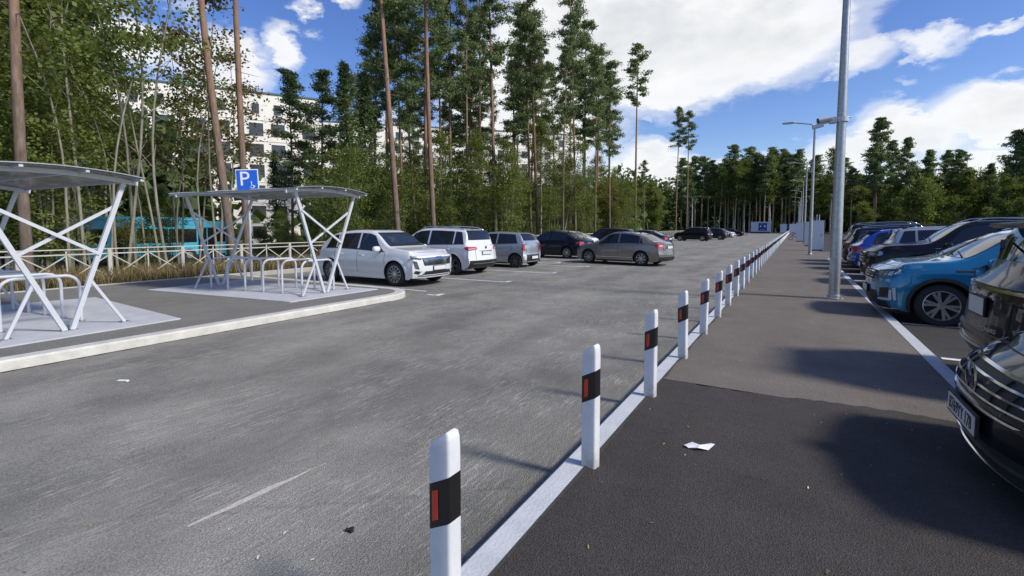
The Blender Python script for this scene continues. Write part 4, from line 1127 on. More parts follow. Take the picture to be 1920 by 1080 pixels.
        # bonnet shut line
        P = [[(xf - .16, y, float(ztop(xf - .16, y))), (xf - .148, y, float(ztop(xf - .148, y)))] for y in np.linspace(-.66, .66, 21)]
        patch('bonnet_gap', P, M_seam, e, .002, (0, 0, 1))
        for s in (-1, 1):
            P = [[(x, s * (.60 + .07 * (x - 1.2)), float(ztop(x, .62))), (x, s * (.608 + .07 * (x - 1.2)), float(ztop(x, .62)))] for x in np.linspace(1.25, xf - .16, 14)]
            patch('bonnet_crease', P, body, e, .003, (0, 0, 1))
    elif front == 'vitara':
        g = end_quad('grille', [(-.48, .72), (.48, .72), (.52, .87), (-.52, .87)], M_trim, d=.004)
        bars(.76, .84, 3, .46, M_chrome, .009, g)
        end_quad('grille_chrome', [(-.60, .69), (.60, .69), (.62, .72), (-.62, .72)], M_chrome, d=.012, nu=15)
        end_quad('lower_intake', [(-.62, .36), (.62, .36), (.58, .52), (-.58, .52)], M_trim, d=.004)
        end_quad('lower_lip', [(-.80, .24), (.80, .24), (.78, .35), (-.78, .35)], M_trim, d=.006, nu=15)
        end_quad('skid_plate', [(-.5, .235), (.5, .235), (.45, .30), (-.45, .30)], M_rim, d=.012)
        for s in (-1, 1):
            h = end_quad('headlight', [(s * .56, .76), (s * .88, .80), (s * .88, .92), (s * .55, .88)], M_headd, d=.006); 
            for q0 in (.60, .70, .80): end_quad('lamp_lens', [(s * q0, .80), (s * (q0 + .07), .81), (s * (q0 + .07), .88), (s * q0, .87)], M_head, True, h, .012, 4, 4)
            sd_ = side_quad('headlight_wrap', [(xf - .30, .84), (xf - .02, .82), (xf - .02, .92), (xf - .22, .91)], M_head, s, d=.007)
            end_quad('fog_recess', [(s * .66, .42), (s * .84, .44), (s * .84, .60), (s * .68, .58)], M_trim, d=.006)
            end_quad('fog_surround', [(s * .60, .37), (s * .86, .38), (s * .86, .415), (s * .64, .405)], M_white_steel, d=.012)
            end_quad('fog_surround', [(s * .845, .40), (s * .885, .40), (s * .885, .56), (s * .86, .56)], M_white_steel, d=.012, nu=3)
            side_quad('fog_surround', [(xf - .12, .40), (xf - .05, .38), (xf - .02, .60), (xf - .08, .60)], M_white_steel, s, d=.010)
            side_quad('wing_badge', [(.95, .90), (1.18, .895), (1.18, .93), (.95, .935)], M_trim, s, d=.008)
        plate(True, .52)
        end_quad('badge', [(-.06, .80), (.06, .80), (.06, .90), (-.06, .90)], M_chrome, d=.022, nu=3, nv=3)
    elif front == 'bigsuv':
        g = end_quad('grille', [(-.50, .70), (.50, .70), (.56, .98), (-.56, .98)], M_trim, d=.004); bars(.74, .95, 4, .50, M_chrome, .012, g, taper=-.03)
        end_quad('bumper_chrome', [(-.56, .62), (.56, .62), (.56, .65), (-.56, .65)], M_chrome, d=.012, nu=13)
        end_quad('lower_intake', [(-.66, .38), (.66, .38), (.6, .54), (-.6, .54)], M_trim, d=.004); end_quad('bumper_strip', [(-.7, .31), (.7, .31), (.7, .345), (-.7, .345)], M_rim, d=.012, nu=13)
        for s in (-1, 1):
            h = end_quad('headlight', [(s * .60, .82), (s * .90, .85), (s * .90, .99), (s * .58, .98)], M_headd, d=.006); end_quad('lamp_lens', [(s * .64, .86), (s * .82, .88), (s * .82, .96), (s * .64, .96)], M_head, True, h, .012)
            side_quad('headlight_wrap', [(xf - .32, .92), (xf - .02, .87), (xf - .02, .99), (xf - .26, .99)], M_head, s, d=.007)
        plate(True, .60)
    else:
        zg = .62 if spec == 'sedan' else (.55 if spec == 'hatch' else .74)
        g = end_quad('grille', [(-.46, zg - .07), (.46, zg - .07), (.52, zg + .06), (-.52, zg + .06)], M_trim, d=.004); bars(zg - .04, zg + .04, 2, .44, M_chrome, .008, g)
        end_quad('lower_intake', [(-.58, zg - .34), (.58, zg - .34), (.54, zg - .22), (-.54, zg - .22)], M_trim, d=.004)
        for s in (-1, 1):
            h = end_quad('headlight', [(s * .54, zg - .02), (s * hw0 * .94, zg + .03), (s * hw0 * .94, zg + .12), (s * .56, zg + .09)], M_headd, d=.006); end_quad('lamp_lens', [(s * .58, zg + .01), (s * hw0 * .88, zg + .05), (s * hw0 * .88, zg + .10), (s * .60, zg + .08)], M_head, True, h, .012)
        if plate_f: plate(True, zg - .15)
    zt = float(top(xr)) - .02
    if rear == 'tiguan':
        for s in (-1, 1):
            t_ = end_quad('tail_light', [(s * .50, .90), (s * .86, .86), (s * .86, 1.00), (s * .52, .985)], M_tail, False, d=.008); end_quad('lamp_bar', [(s * .56, .925), (s * .84, .90), (s * .84, .935), (s * .56, .945)], M_tailw, False, t_, .013)
            side_quad('tail_light_wrap', [(xr + .02, .86), (xr + .34, .93), (xr + .30, 1.0), (xr + .02, .995)], M_tail, s, d=.008)
        end_quad('rear_bumper', [(-.84, .27), (.84, .27), (.84, .52), (-.84, .52)], M_trim, False, d=.008, nu=17)
        end_quad('bumper_chrome', [(-.70, .40), (.70, .40), (.70, .425), (-.70, .425)], M_chrome, False, d=.014, nu=15)
        plate(False, .77); end_quad('plate_strip', [(-.42, .84), (.42, .84), (.42, .86), (-.42, .86)], M_chrome, False, d=.012)
        q = MB(); q.lathe([(.001, 0), (.055, 0)], 16, (float(Rr(0, .96)) - .012, 0, .96), 'y'); q.v = [(float(Rr(0, .96)) - .014, y_, z_) for y_, z_ in [(v[0] - (float(Rr(0, .96)) - .012), v[2]) for v in q.v]]; q.build('emblem', M_chrome, e)
    elif rear == 'picanto':
        for s in (-1, 1):
            end_quad('tail_light', [(s * .56, .72), (s * .76, .70), (s * .74, .98), (s * .60, .97)], M_tail, False, d=.010)
            side_quad('tail_light_wrap', [(xr + .02, .68), (xr + .17, .80), (xr + .14, .97), (xr + .02, .97)], M_tail, s, d=.009)
            end_quad('bumper_side', [(s * .56, .30), (s * .68, .36), (s * .68, .50), (s * .58, .54)], mat('picanto_trim', (.6, .55, .53), .35), False, d=.012)
        end_quad('rear_bumper', [(-.56, .28), (.56, .28), (.52, .54), (-.52, .54)], M_trim, False, d=.008)
        plate(False, .42)
        end_quad('badge', [(-.05, .86), (.05, .86), (.05, .90), (-.05, .90)], M_chrome, False, d=.012)
    elif rear == 'rapid':
        for s in (-1, 1):
            t_ = end_quad('tail_light', [(s * .54, .80), (s * .82, .76), (s * .80, .98), (s * .50, .96)], M_tail, False, d=.008); end_quad('lamp_bar', [(s * .58, .85), (s * .76, .83), (s * .75, .90), (s * .57, .91)], M_tailw, False, t_, .013)
            side_quad('tail_light_wrap', [(xr + .02, .76), (xr + .22, .84), (xr + .26, .96), (xr + .02, .97)], M_tail, s, d=.008)
        plate(False, .80); end_quad('rear_bumper', [(-.80, .22), (.80, .22), (.80, .40), (-.80, .40)], M_trim, False, d=.006, nu=15)
        end_quad('boot_lip', [(-.60, .90), (.60, .90), (.60, .915), (-.60, .915)], M_seam, False, d=.004, nu=13)
        side_quad('side_strip', [(xw[1] + ra + .05, .34), (xw[0] - ra - .05, .34), (xw[0] - ra - .05, .365), (xw[1] + ra + .05, .365)], M_chrome, -1, d=.006); side_quad('side_strip', [(xw[1] + ra + .05, .34), (xw[0] - ra - .05, .34), (xw[0] - ra - .05, .365), (xw[1] + ra + .05, .365)], M_chrome, 1, d=.006)
    elif rear == 'darksuv':
        lb = end_quad('light_bar', [(-.80, .955), (.80, .955), (.78, .985), (-.78, .985)], M_chrome, False, d=.014, nu=19, nv=3)
        end_quad('tail_light', [(-.84, .88), (.84, .88), (.82, .95), (-.82, .95)], mat('smoked_lamp', (.035, .018, .018), .1, coat=1.0), False, d=.010, nu=19)
        plate(False, .80, w=.40, h=.16)
        t_ = link('tailgate_lettering', text_mesh('MONJARO', .055, .002, M_chrome), e); t_.location = (float(Rr(.0, .62)) - .012, -.38, .62); t_.rotation_euler = (R(90), 0, R(-90 + 8))
        for z in (.56, .42): end_quad('bumper_line', [(-.82, z), (.82, z), (.82, z + .018), (-.82, z + .018)], mat('dark_satin', (.14, .14, .15), .3, metal=.8), False, d=.016, nu=19)
        end_quad('rear_bumper', [(-.82, .24), (.82, .24), (.82, .40), (-.82, .40)], M_trim, False, d=.008, nu=17)
        for s in (-1, 1):
            end_quad('reflector', [(s * .66, .46), (s * .80, .46), (s * .80, .50), (s * .66, .50)], M_tailw, False, d=.016)
        # rear wiper
        x = S['rw'][0] + .06; q = MB(); q.bar((x - .06, .02, float(ztop(x, 0)) + .03), (x + .05, .42, float(ztop(x + .05, .42)) + .05), .03, .02); q.build('wiper', M_trim, rw)
    else:
        z0, z1 = (zt - .20, zt - .03)
        for s in (-1, 1):
            end_quad('tail_light', [(s * hw0 * .60, z0), (s * hw0 * .93, z0 - .02), (s * hw0 * .93, z1), (s * hw0 * .60, z1 - .01)], M_tail, False, d=.008)
            side_quad('tail_light_wrap', [(xr + .02, z0), (xr + .26, z0 + .05), (xr + .28, z1), (xr + .02, z1)], M_tail, s, d=.008)
        end_quad('rear_bumper', [(-.78, gc + .07), (.78, gc + .07), (.78, gc + .22), (-.78, gc + .22)], M_trim, False, d=.006, nu=15)
        if plate_r: plate(False, zt - .16 if spec != 'hatch' else .42)
    return e

W_white = paint('paint_white', (.66, .675, .69)); W_silver = paint('paint_silver', (.42, .44, .47), .55, .3); W_black = paint('paint_black', (.008, .009, .012)); W_navy = paint('paint_dark_navy', (.012, .015, .028), .3)
W_beige = paint('paint_beige_grey', (.235, .210, .185), .55, .32); W_teal = paint('paint_teal', (.010, .185, .34), .35, .25); W_blue = paint('paint_blue', (.012, .07, .40), .3, .25); W_graph = paint('paint_graphite', (.030, .032, .038), .4); W_dkgrey = paint('paint_plum_black', (.018, .016, .020), .3)
PI = math.pi
GL = 'cars parked on the left of the road'; GR = 'cars parked in the right-hand car park'
# heading: angle of the nose; 0 = +x
car('parked_car', 'white crossover parked nose out beside the bicycle shelter, chrome slatted grille', 'suv', (-11.00, 10.62, ROAD), 0.0, W_white, GL, spokes=12, dark_rim=False, front='haval', rear='plain', clad=True, cladm=W_white, style='')
car('parked_car', 'white SUV seen from behind, black bumper and roof rails, second in the left row', 'wagon_suv', (-11.62, 14.02, ROAD), PI, W_white, GL, clad=False, rails=M_chrome, spokes=5, dark_rim=True, rear='tiguan')
car('parked_car', 'small silver hatchback with tall red tail lamps, tail towards the road', 'hatch', (-11.15, 17.55, ROAD), PI, W_silver, GL, spokes=6, dark_rim=True, rear='picanto')
car('parked_car', 'black sedan with silver wheels behind the beige sedan', 'sedan', (-11.55, 24.15, ROAD), PI - R(7), W_navy, GL, spokes=10, rear='plain')
car('parked_car', 'beige grey sedan standing out in the road behind the silver hatchback', 'sedan', (-6.72, 21.30, ROAD), PI - R(10), W_beige, GL, spokes=8, rear='rapid')
car('parked_car', 'white sedan mostly hidden behind the black sedan', 'sedan', (-12.5, 27.4, ROAD), PI, W_white, GL, spokes=5)
car('parked_car', 'dark estate car behind the beige sedan, only its roof showing', 'wagon_suv', (-11.7, 33.2, ROAD), PI, W_navy, GL, spokes=5, scale=.97)
car('parked_car', 'dark sedan with sloping tail just right of the beige sedan roof', 'sedan', (-10.3, 37.5, ROAD), PI - R(6), W_graph, GL, spokes=5)
car('parked_car', 'black estate car standing broadside beyond the empty bays', 'wagon_suv', (-10.7, 61.5, ROAD), PI - R(8), W_black, GL, spokes=5, rails=M_chrome)
car('parked_car', 'dark hatchback tucked behind the black estate car', 'suv', (-9.7, 68.5, ROAD), PI - R(5), W_graph, GL, spokes=5)
car('parked_car', 'distant white sedan facing right at the end of the left row', 'sedan', (-10.3, 84.5, ROAD), R(-14), W_white, GL, spokes=5)
car('parked_car', 'distant dark car nosed behind the white sedan', 'sedan', (-10.0, 96.0, ROAD), R(-8), W_black, GL, spokes=5)
# right-hand car park
car('parked_car', 'black sedan with chrome grille cut by the right edge, nose over the kerb', 'sedan', (.97 + 2.32, 3.98, LOT), PI, W_black, GR, front='vw', scale=1.04, spokes=5)
car('parked_car', 'dark SUV backed in at the right edge with a full width light bar', 'wagon_suv', (1.56 + 2.40, 6.50, LOT), 0.0, W_dkgrey, GR, rear='darksuv', clad=True, spokes=5, spoiler=True, handle=M_chrome, scale=1.06)
car('parked_car', 'teal crossover facing the footway with black wheel arches', 'suv', (1.20 + 2.235, 11.05, LOT), PI, W_teal, GR, front='vitara', clad=True, spokes=6, style='twin', scale=1.0, rails=M_chrome)
car('parked_car', 'dark grey sedan between the teal crossover and the big black SUV', 'sedan', (1.55 + 2.23, 13.75, LOT), PI, W_graph, GR, spokes=5)
car('parked_car', 'big black SUV with silver roof rails facing the footway', 'big_suv', (1.62 + 2.4, 16.45, LOT), PI, W_black, GR, front='bigsuv', rails=M_chrome, spokes=6, handle=M_chrome)
car('parked_car', 'silver SUV set back between the black SUV and the blue hatchback', 'wagon_suv', (2.25 + 2.25, 19.0, LOT), 0.0, W_silver, GR, spokes=5, rails=M_trim)
car('parked_car', 'bright blue hatchback backed in with a red tail lamp', 'suv', (1.75 + 2.2, 21.45, LOT), 0.0, W_blue, GR, spokes=5, spoiler=True)
car('parked_car', 'black estate behind the blue hatchback, silver rails', 'wagon_suv', (1.7 + 2.25, 24.0, LOT), 0.0, W_navy, GR, rails=M_chrome, spokes=5)
car('parked_car', 'black SUV last before the island, silver rails over its roof', 'big_suv', (1.8 + 2.4, 26.3, LOT), 0.0, W_black, GR, rails=M_chrome, spokes=5)
far_cars = [(14.6, 30, 'suv', W_white, 'white car roof in the second row of the right car park'), (15.0, 33, 'sedan', W_beige, 'beige car roof in the second row of the right car park'), (14.8, 36, 'wagon_suv', W_graph, 'graphite car roof in the second row of the right car park'), (15.2, 39, 'hatch', W_silver, 'silver hatchback roof in the second row of the right car park'),
            (15.0, 24, 'wagon_suv', W_navy, 'navy car in the second row behind the black SUV'), (15.2, 21, 'suv', W_silver, 'silver car in the second row behind the black SUV'), (16, 45, 'suv', W_black, 'black car in the second row of the right car park'), (16, 52, 'sedan', W_white, 'small white sedan deep in the right car park')]
for x, y, sp, m_, lab in far_cars:
    car('parked_car', lab, sp, (x, y, LOT), 0.0, m_, GR, detail=False)
# ================================================================== trees
def leaf_mat(name, dark, mid, light, trans=.35, rough=.55):
    m = bpy.data.materials.new(name); m.use_nodes = True; nt = m.node_tree; nt.nodes.clear()
    out = nd(nt, 'ShaderNodeOutputMaterial'); at = nd(nt, 'ShaderNodeAttribute', attribute_name='tint'); oi = nd(nt, 'ShaderNodeObjectInfo')
    f = mth(nt, 'ADD', mth(nt, 'MULTIPLY', at.outputs['Fac'], .75), mth(nt, 'MULTIPLY', oi.outputs['Random'], .25))
    col = ramp(nt, f, [(.05, dark), (.5, mid), (.95, light)])
    df = nd(nt, 'ShaderNodeBsdfPrincipled'); df.inputs['Roughness'].default_value = rough; df.inputs['Specular IOR Level'].default_value = .25; nt.links.new(col, df.inputs['Base Color'])
    tr = nd(nt, 'ShaderNodeBsdfTranslucent'); nt.links.new(mixc(nt, 1.0, col, (1.5, 1.4, .55), 'MULTIPLY'), tr.inputs['Color'])
    mx = nd(nt, 'ShaderNodeMixShader'); mx.inputs[0].default_value = trans
    nt.links.new(df.outputs[0], mx.inputs[1]); nt.links.new(tr.outputs[0], mx.inputs[2]); nt.links.new(mx.outputs[0], out.inputs[0])
    MATS[name] = m; return m
LM_broad = leaf_mat('broad_leaves', (0.063, 0.092, 0.025), (0.130, 0.170, 0.044), (0.235, 0.260, 0.075), .4)
LM_yellow = leaf_mat('yellowing_leaves', (.065, .080, .020), (.135, .150, .036), (.23, .215, .06), .4)
LM_rust = leaf_mat('rusty_leaves', (.075, .070, .030), (.135, .118, .050), (.21, .17, .08), .45)
LM_pine = leaf_mat('pine_needles', (0.085, 0.125, 0.060), (0.140, 0.195, 0.088), (0.225, 0.280, 0.122), .3)
LM_spruce = leaf_mat('spruce_needles', (0.045, 0.074, 0.032), (0.093, 0.138, 0.054), (0.176, 0.227, 0.083), .25)
def bark(name, lo, hi, split=None, scale=6.0):
    m, nt, p = _new_mat(name); t = nd(nt, 'ShaderNodeTexCoord')
    mp = nd(nt, 'ShaderNodeMapping'); mp.inputs['Scale'].default_value = (1, 1, .25); nt.links.new(t.outputs['Object'], mp.inputs['Vector'])
    n = nd(nt, 'ShaderNodeTexNoise', i_Scale=scale, i_Detail=8.0, i_Roughness=.75); nt.links.new(mp.outputs[0], n.inputs['Vector'])
    a = ramp(nt, n.outputs[0], [(.35, tuple(c * .45 for c in lo)), (.6, lo), (.75, tuple(min(1, c * 1.5) for c in lo))])
    if split:
        b = ramp(nt, n.outputs[0], [(.35, tuple(c * .55 for c in hi)), (.6, hi), (.75, tuple(min(1, c * 1.35) for c in hi))])
        s = nd(nt, 'ShaderNodeSeparateXYZ'); nt.links.new(t.outputs['Object'], s.inputs[0])
        z = mth(nt, 'ADD', s.outputs[2], mth(nt, 'MULTIPLY', n.outputs[0], 2.0))
        k = nd(nt, 'ShaderNodeMapRange'); k.inputs[1].default_value = split[0]; k.inputs[2].default_value = split[1]; nt.links.new(z, k.inputs[0])
        a = mixc(nt, k.outputs[0], a, b)
    nt.links.new(a, p.inputs['Base Color']); p.inputs['Roughness'].default_value = .9; p.inputs['Specular IOR Level'].default_value = .2
    bp = nd(nt, 'ShaderNodeBump', i_Strength=.7, i_Distance=.05); nt.links.new(n.outputs[0], bp.inputs['Height']); nt.links.new(bp.outputs[0], p.inputs['Normal'])
    MATS[name] = m; return m
BK_pine = bark('pine_bark', (.19, .150, .122), (.30, .190, .130), (3.0, 10.0))
BK_pale = bark('pale_bark', (.30, .28, .22), None)
BK_birch = bark('birch_bark', (.52, .50, .45), None, scale=3.5)
BK_far = bark('pale_pine_bark', (.40, .33, .26), None)
BK_dark = bark('spruce_bark', (.11, .085, .065), None)

def leaves_mesh(name, centers, sizes, rng, m, flat=0.0, elong=1.0, droop=0.0):
    """one kite-shaped leaf (or needle tuft) per centre"""
    n = len(centers); C = np.asarray(centers); sz = np.asarray(sizes)[:, None]
    A = rng.normal(size=(n, 3)); A[:, 2] *= (1 - flat); A[:, 2] -= droop; A /= np.linalg.norm(A, axis=1, keepdims=True)
    B = rng.normal(size=(n, 3)); B[:, 2] *= (1 - flat * .6); B -= A * (A * B).sum(1, keepdims=True); B /= np.linalg.norm(B, axis=1, keepdims=True)
    w = .42 / elong
    V = np.stack([C - A * sz * .5 * elong, C + B * sz * w - A * sz * .05, C + A * sz * .5 * elong, C - B * sz * w - A * sz * .05], 1).reshape(-1, 3)
    me = bpy.data.meshes.new(name); me.vertices.add(4 * n); me.vertices.foreach_set('co', V.ravel().astype(np.float32))
    me.loops.add(4 * n); me.loops.foreach_set('vertex_index', np.arange(4 * n, dtype=np.int32))
    me.polygons.add(n); me.polygons.foreach_set('loop_start', np.arange(0, 4 * n, 4, dtype=np.int32)); me.polygons.foreach_set('loop_total', np.full(n, 4, np.int32))
    at = me.attributes.new('tint', 'FLOAT', 'FACE'); t = np.clip(rng.normal(.5, .22, n), 0, 1); at.data.foreach_set('value', t.astype(np.float32))
    me.materials.append(m); me.update(calc_edges=True)
    return me

def trunk_path(h, rng, bend, n=9, lean=(0, 0)):
    z = np.linspace(0, 1, n); a, b = rng.uniform(0, 6.28, 2)
    x = lean[0] * z * h + bend * np.sin(z * 3.1 + a) * z; y = lean[1] * z * h + bend * np.sin(z * 2.7 + b) * z
    return np.stack([x, y, z * h], 1)
def along(path, t):
    f = t * (len(path) - 1); i = min(int(f), len(path) - 2); return path[i] + (path[i + 1] - path[i]) * (f - i)

def broad_tree(seed, h, base, rad, nclump, per, leaf, lm, bk, r0=.09, bend=.35, spread=.55, forks=1):
    rng = np.random.default_rng(seed); mb = MB(); cents, sizes = [], []
    stems = [trunk_path(h, rng, bend, lean=(rng.uniform(-.03, .03), rng.uniform(-.03, .03)))]
    for _ in range(forks - 1): stems.append(trunk_path(h * rng.uniform(.7, .95), rng, bend * 1.3, lean=(rng.uniform(-.14, .14), rng.uniform(-.14, .14))))
    for sidx, path in enumerate(stems):
        hh = path[-1][2]; mb.tube([tuple(p) for p in path], [r0 * (1 - .85 * i / (len(path) - 1)) for i in range(len(path))], 7, cap=False)
        for k in range(nclump // len(stems)):
            t = base + (1 - base) * rng.beta(1.15, 1.0) * .98; p = along(path, t)
            prof = (math.sin(math.pi * min(1, ((t - base) / (1 - base)) * .86 + .12))) ** .8
            L = rad * prof * rng.uniform(.35, 1.1); a = rng.uniform(0, 6.28); up = rng.uniform(.1, .75)
            d = np.array([math.cos(a), math.sin(a), up]); d /= np.linalg.norm(d); q = p + d * L
            mid = p + d * L * .5 + np.array([0, 0, -.06 * L])
            mb.tube([tuple(p), tuple(mid), tuple(q)], [max(.006, r0 * (1 - t) * .4 + .008), .010, .004], 4, cap=False)
            # leaves gather along the outer part of the limb, in sprays
            for _ in range(3):
                s = rng.uniform(.45, 1.1); c = p + (q - p) * s + rng.normal(size=3) * .22 * spread
                m_ = per // 3; cl = c + rng.normal(size=(m_, 3)) * np.array([spread, spread, spread * .62]) * rng.uniform(.6, 1.1)
                cents.append(cl); sizes.append(leaf * rng.uniform(.6, 1.3, m_))
    return mb.mesh('trunk', bk, smooth=True), leaves_mesh('crown', np.concatenate(cents), np.concatenate(sizes), rng, lm, flat=.35)

def pine_tree(seed, h, base, rad, nbr, per, tuft, r0=.17, bend=.25, dead=14, lm=None, bk=None, cone=.5, fluff=1.0):
    rng = np.random.default_rng(seed); mb = MB(); path = trunk_path(h, rng, bend, 10)
    mb.tube([tuple(p) for p in path], [r0 * (1 - .8 * (i / 9) ** 1.3) for i in range(10)], 10, cap=False)
    for k in range(dead):
        t = rng.uniform(base * .45, base); p = along(path, t); a = rng.uniform(0, 6.28); L = rng.uniform(.3, 1.3)
        q = p + np.array([math.cos(a) * L, math.sin(a) * L, rng.uniform(-.25, .15) * L]); mb.tube([tuple(p), tuple(q)], [.018, .006], 4, cap=False)
    cents, sizes = [], []
    for k in range(nbr):
        u = (k + rng.uniform(0, 1)) / nbr; t = base + (1 - base) * u * .985; p = along(path, t)
        prof = 1.25 * (u + .12) ** .4 * (1 - u) ** cone + .10
        L = rad * prof * rng.uniform(.4, 1.15); a = rng.uniform(0, 6.28); up = -.10 + .8 * u + rng.uniform(-.15, .2)
        d = np.array([math.cos(a), math.sin(a), up]); d /= np.linalg.norm(d); q = p + d * L; mid = p + d * L * .5 + np.array([0, 0, -.07 * L])
        mb.tube([tuple(p), tuple(mid), tuple(q)], [.045 * (1 - u) + .015, .02, .006], 4, cap=False)
        nc = 5
        for _ in range(nc):
            s = rng.uniform(.45, 1.05); c = p + (q - p) * s + rng.normal(size=3) * np.array([.16, .16, .07]) * (.6 + .3 * L); m_ = per // nc
            sc = (.13 + .055 * L) * fluff; cl = c + rng.normal(size=(m_, 3)) * np.array([sc * 1.3, sc * 1.3, sc * .55]); cents.append(cl); sizes.append(tuft * rng.uniform(.6, 1.35, m_))
    return mb.mesh('trunk', bk or BK_pine, smooth=True), leaves_mesh('crown', np.concatenate(cents), np.concatenate(sizes), rng, lm or LM_pine, flat=.2, elong=1.5)

def spruce_tree(seed, h, rad, nbr, per, tuft, base=.06):
    rng = np.random.default_rng(seed); mb = MB(); path = trunk_path(h, rng, .1, 8)
    mb.tube([tuple(p) for p in path], [.15 * (1 - .92 * i / 7) for i in range(8)], 7, cap=False); cents, sizes = [], []
    for k in range(nbr):
        u = (k + rng.uniform(0, 1)) / nbr; t = base + (1 - base) * u; p = along(path, t); L = rad * (1 - u) ** .85 * rng.uniform(.6, 1.12) + .12; a = rng.uniform(0, 6.28)
        q = p + np.array([math.cos(a) * L, math.sin(a) * L, -.28 * L + .25 * u]); mb.tube([tuple(p), tuple(q)], [.022, .006], 3, cap=False)
        s = rng.uniform(.15, 1.05, per)[:, None]; cl = p + (q - p) * s + rng.normal(size=(per, 3)) * np.array([.16, .16, .10]) * (1 + .5 * L * (1 - s)); cl[:, 2] -= .05
        cents.append(cl); sizes.append(tuft * rng.uniform(.6, 1.3, per))
    return mb.mesh('trunk', BK_dark, smooth=True), leaves_mesh('crown', np.concatenate(cents), np.concatenate(sizes), rng, LM_spruce, flat=.5, elong=1.3)

# prototypes (mesh data shared by all copies)
BROAD = [broad_tree(101, 15.5, .24, 3.0, 84, 165, .145, LM_broad, BK_pale, r0=.10, forks=2, spread=.42), broad_tree(102, 14.0, .32, 2.6, 66, 165, .145, LM_broad, BK_pale, r0=.085, bend=.5, spread=.42),
         broad_tree(103, 16.5, .36, 3.2, 84, 165, .15, LM_broad, BK_birch, r0=.10, bend=.45, spread=.44), broad_tree(104, 12.0, .14, 2.5, 76, 160, .14, LM_broad, BK_pale, r0=.07, forks=3, spread=.40)]
YOUNG = [broad_tree(111, 7.2, .08, 1.9, 58, 120, .12, LM_broad, BK_pale, r0=.045, forks=3, spread=.34), broad_tree(112, 8.6, .12, 1.8, 58, 120, .12, LM_broad, BK_pale, r0=.05, forks=2, bend=.5, spread=.34), broad_tree(113, 6.2, .06, 1.7, 50, 120, .12, LM_yellow, BK_pale, r0=.04, forks=3, spread=.34)]
SPARSE = [broad_tree(121, 12.5, .28, 2.2, 26, 84, .15, LM_rust, BK_pale, r0=.06, bend=.6, forks=2, spread=.36), broad_tree(122, 10.0, .2, 1.9, 24, 84, .15, LM_rust, BK_pale, r0=.05, bend=.6, forks=2, spread=.36)]
PINE = [pine_tree(201, 26, .55, 2.9, 46, 230, .19, r0=.21), pine_tree(202, 24.5, .48, 3.0, 54, 230, .19, r0=.19, bend=.4), pine_tree(203, 27, .60, 2.7, 42, 230, .19, r0=.20, bend=.3), pine_tree(204, 23, .56, 2.4, 38, 220, .18, r0=.16, bend=.5)]
LONE = pine_tree(211, 26.5, .70, 2.0, 34, 110, .24, r0=.17, cone=.5)
YPINE = [pine_tree(221, 13.5, .40, 2.1, 44, 170, .16, r0=.11, cone=.85), pine_tree(222, 14.0, .36, 2.0, 46, 170, .16, r0=.11, cone=.85)]
SPRUCE = [spruce_tree(301, 13, 2.3, 170, 60, .16), spruce_tree(302, 15, 2.6, 190, 60, .17)]
FPINE = [pine_tree(401, 27, .48, 3.4, 52, 110, .42, r0=.24, cone=.6, fluff=1.5, bk=BK_far), pine_tree(402, 25, .55, 3.2, 46, 110, .42, r0=.23, bend=.5, fluff=1.5, bk=BK_far), pine_tree(403, 28, .34, 3.9, 66, 110, .44, r0=.24, cone=.75, fluff=1.5), pine_tree(404, 23, .30, 3.6, 60, 110, .42, r0=.22, cone=.8, fluff=1.5)]
FBROAD = [broad_tree(411, 21, .22, 4.2, 80, 100, .42, LM_broad, BK_birch, r0=.17, spread=.75), broad_tree(412, 18, .10, 4.4, 84, 100, .42, LM_broad, BK_pale, r0=.14, spread=.75, forks=2), broad_tree(413, 11, .03, 3.4, 64, 100, .36, LM_broad, BK_pale, r0=.08, spread=.65, forks=3), broad_tree(414, 23, .42, 3.0, 46, 90, .40, LM_broad, BK_birch, r0=.17, spread=.7, bend=.8)]
rndt = random.Random(77)
def plant(kind, x, y, label, group=None, s=1.0, lean=(0, 0), name='tree', rz=None, sz=None):
    e = empty(name, (x, y, ground_z(x, y) - .03 if x < -15 else -.06), rndt.uniform(0, 6.28) if rz is None else rz)
    if lean != (0, 0):
        M_ = Matrix.Rotation(lean[0], 4, 'Y') @ Matrix.Rotation(lean[1], 4, 'X'); e.rotation_euler = (M_ @ Matrix.Rotation(e.rotation_euler[2], 4, 'Z')).to_euler()
    e.scale = (s, s, sz or s)
    link('trunk', kind[0], e); link('crown', kind[1], e); tag(e, label, 'tree', group); return e
def plant_px(kind, px, D, label, group=None, **kw):
    x, y = at_dist(px, D); return plant(kind, x, y, label, group, **kw)

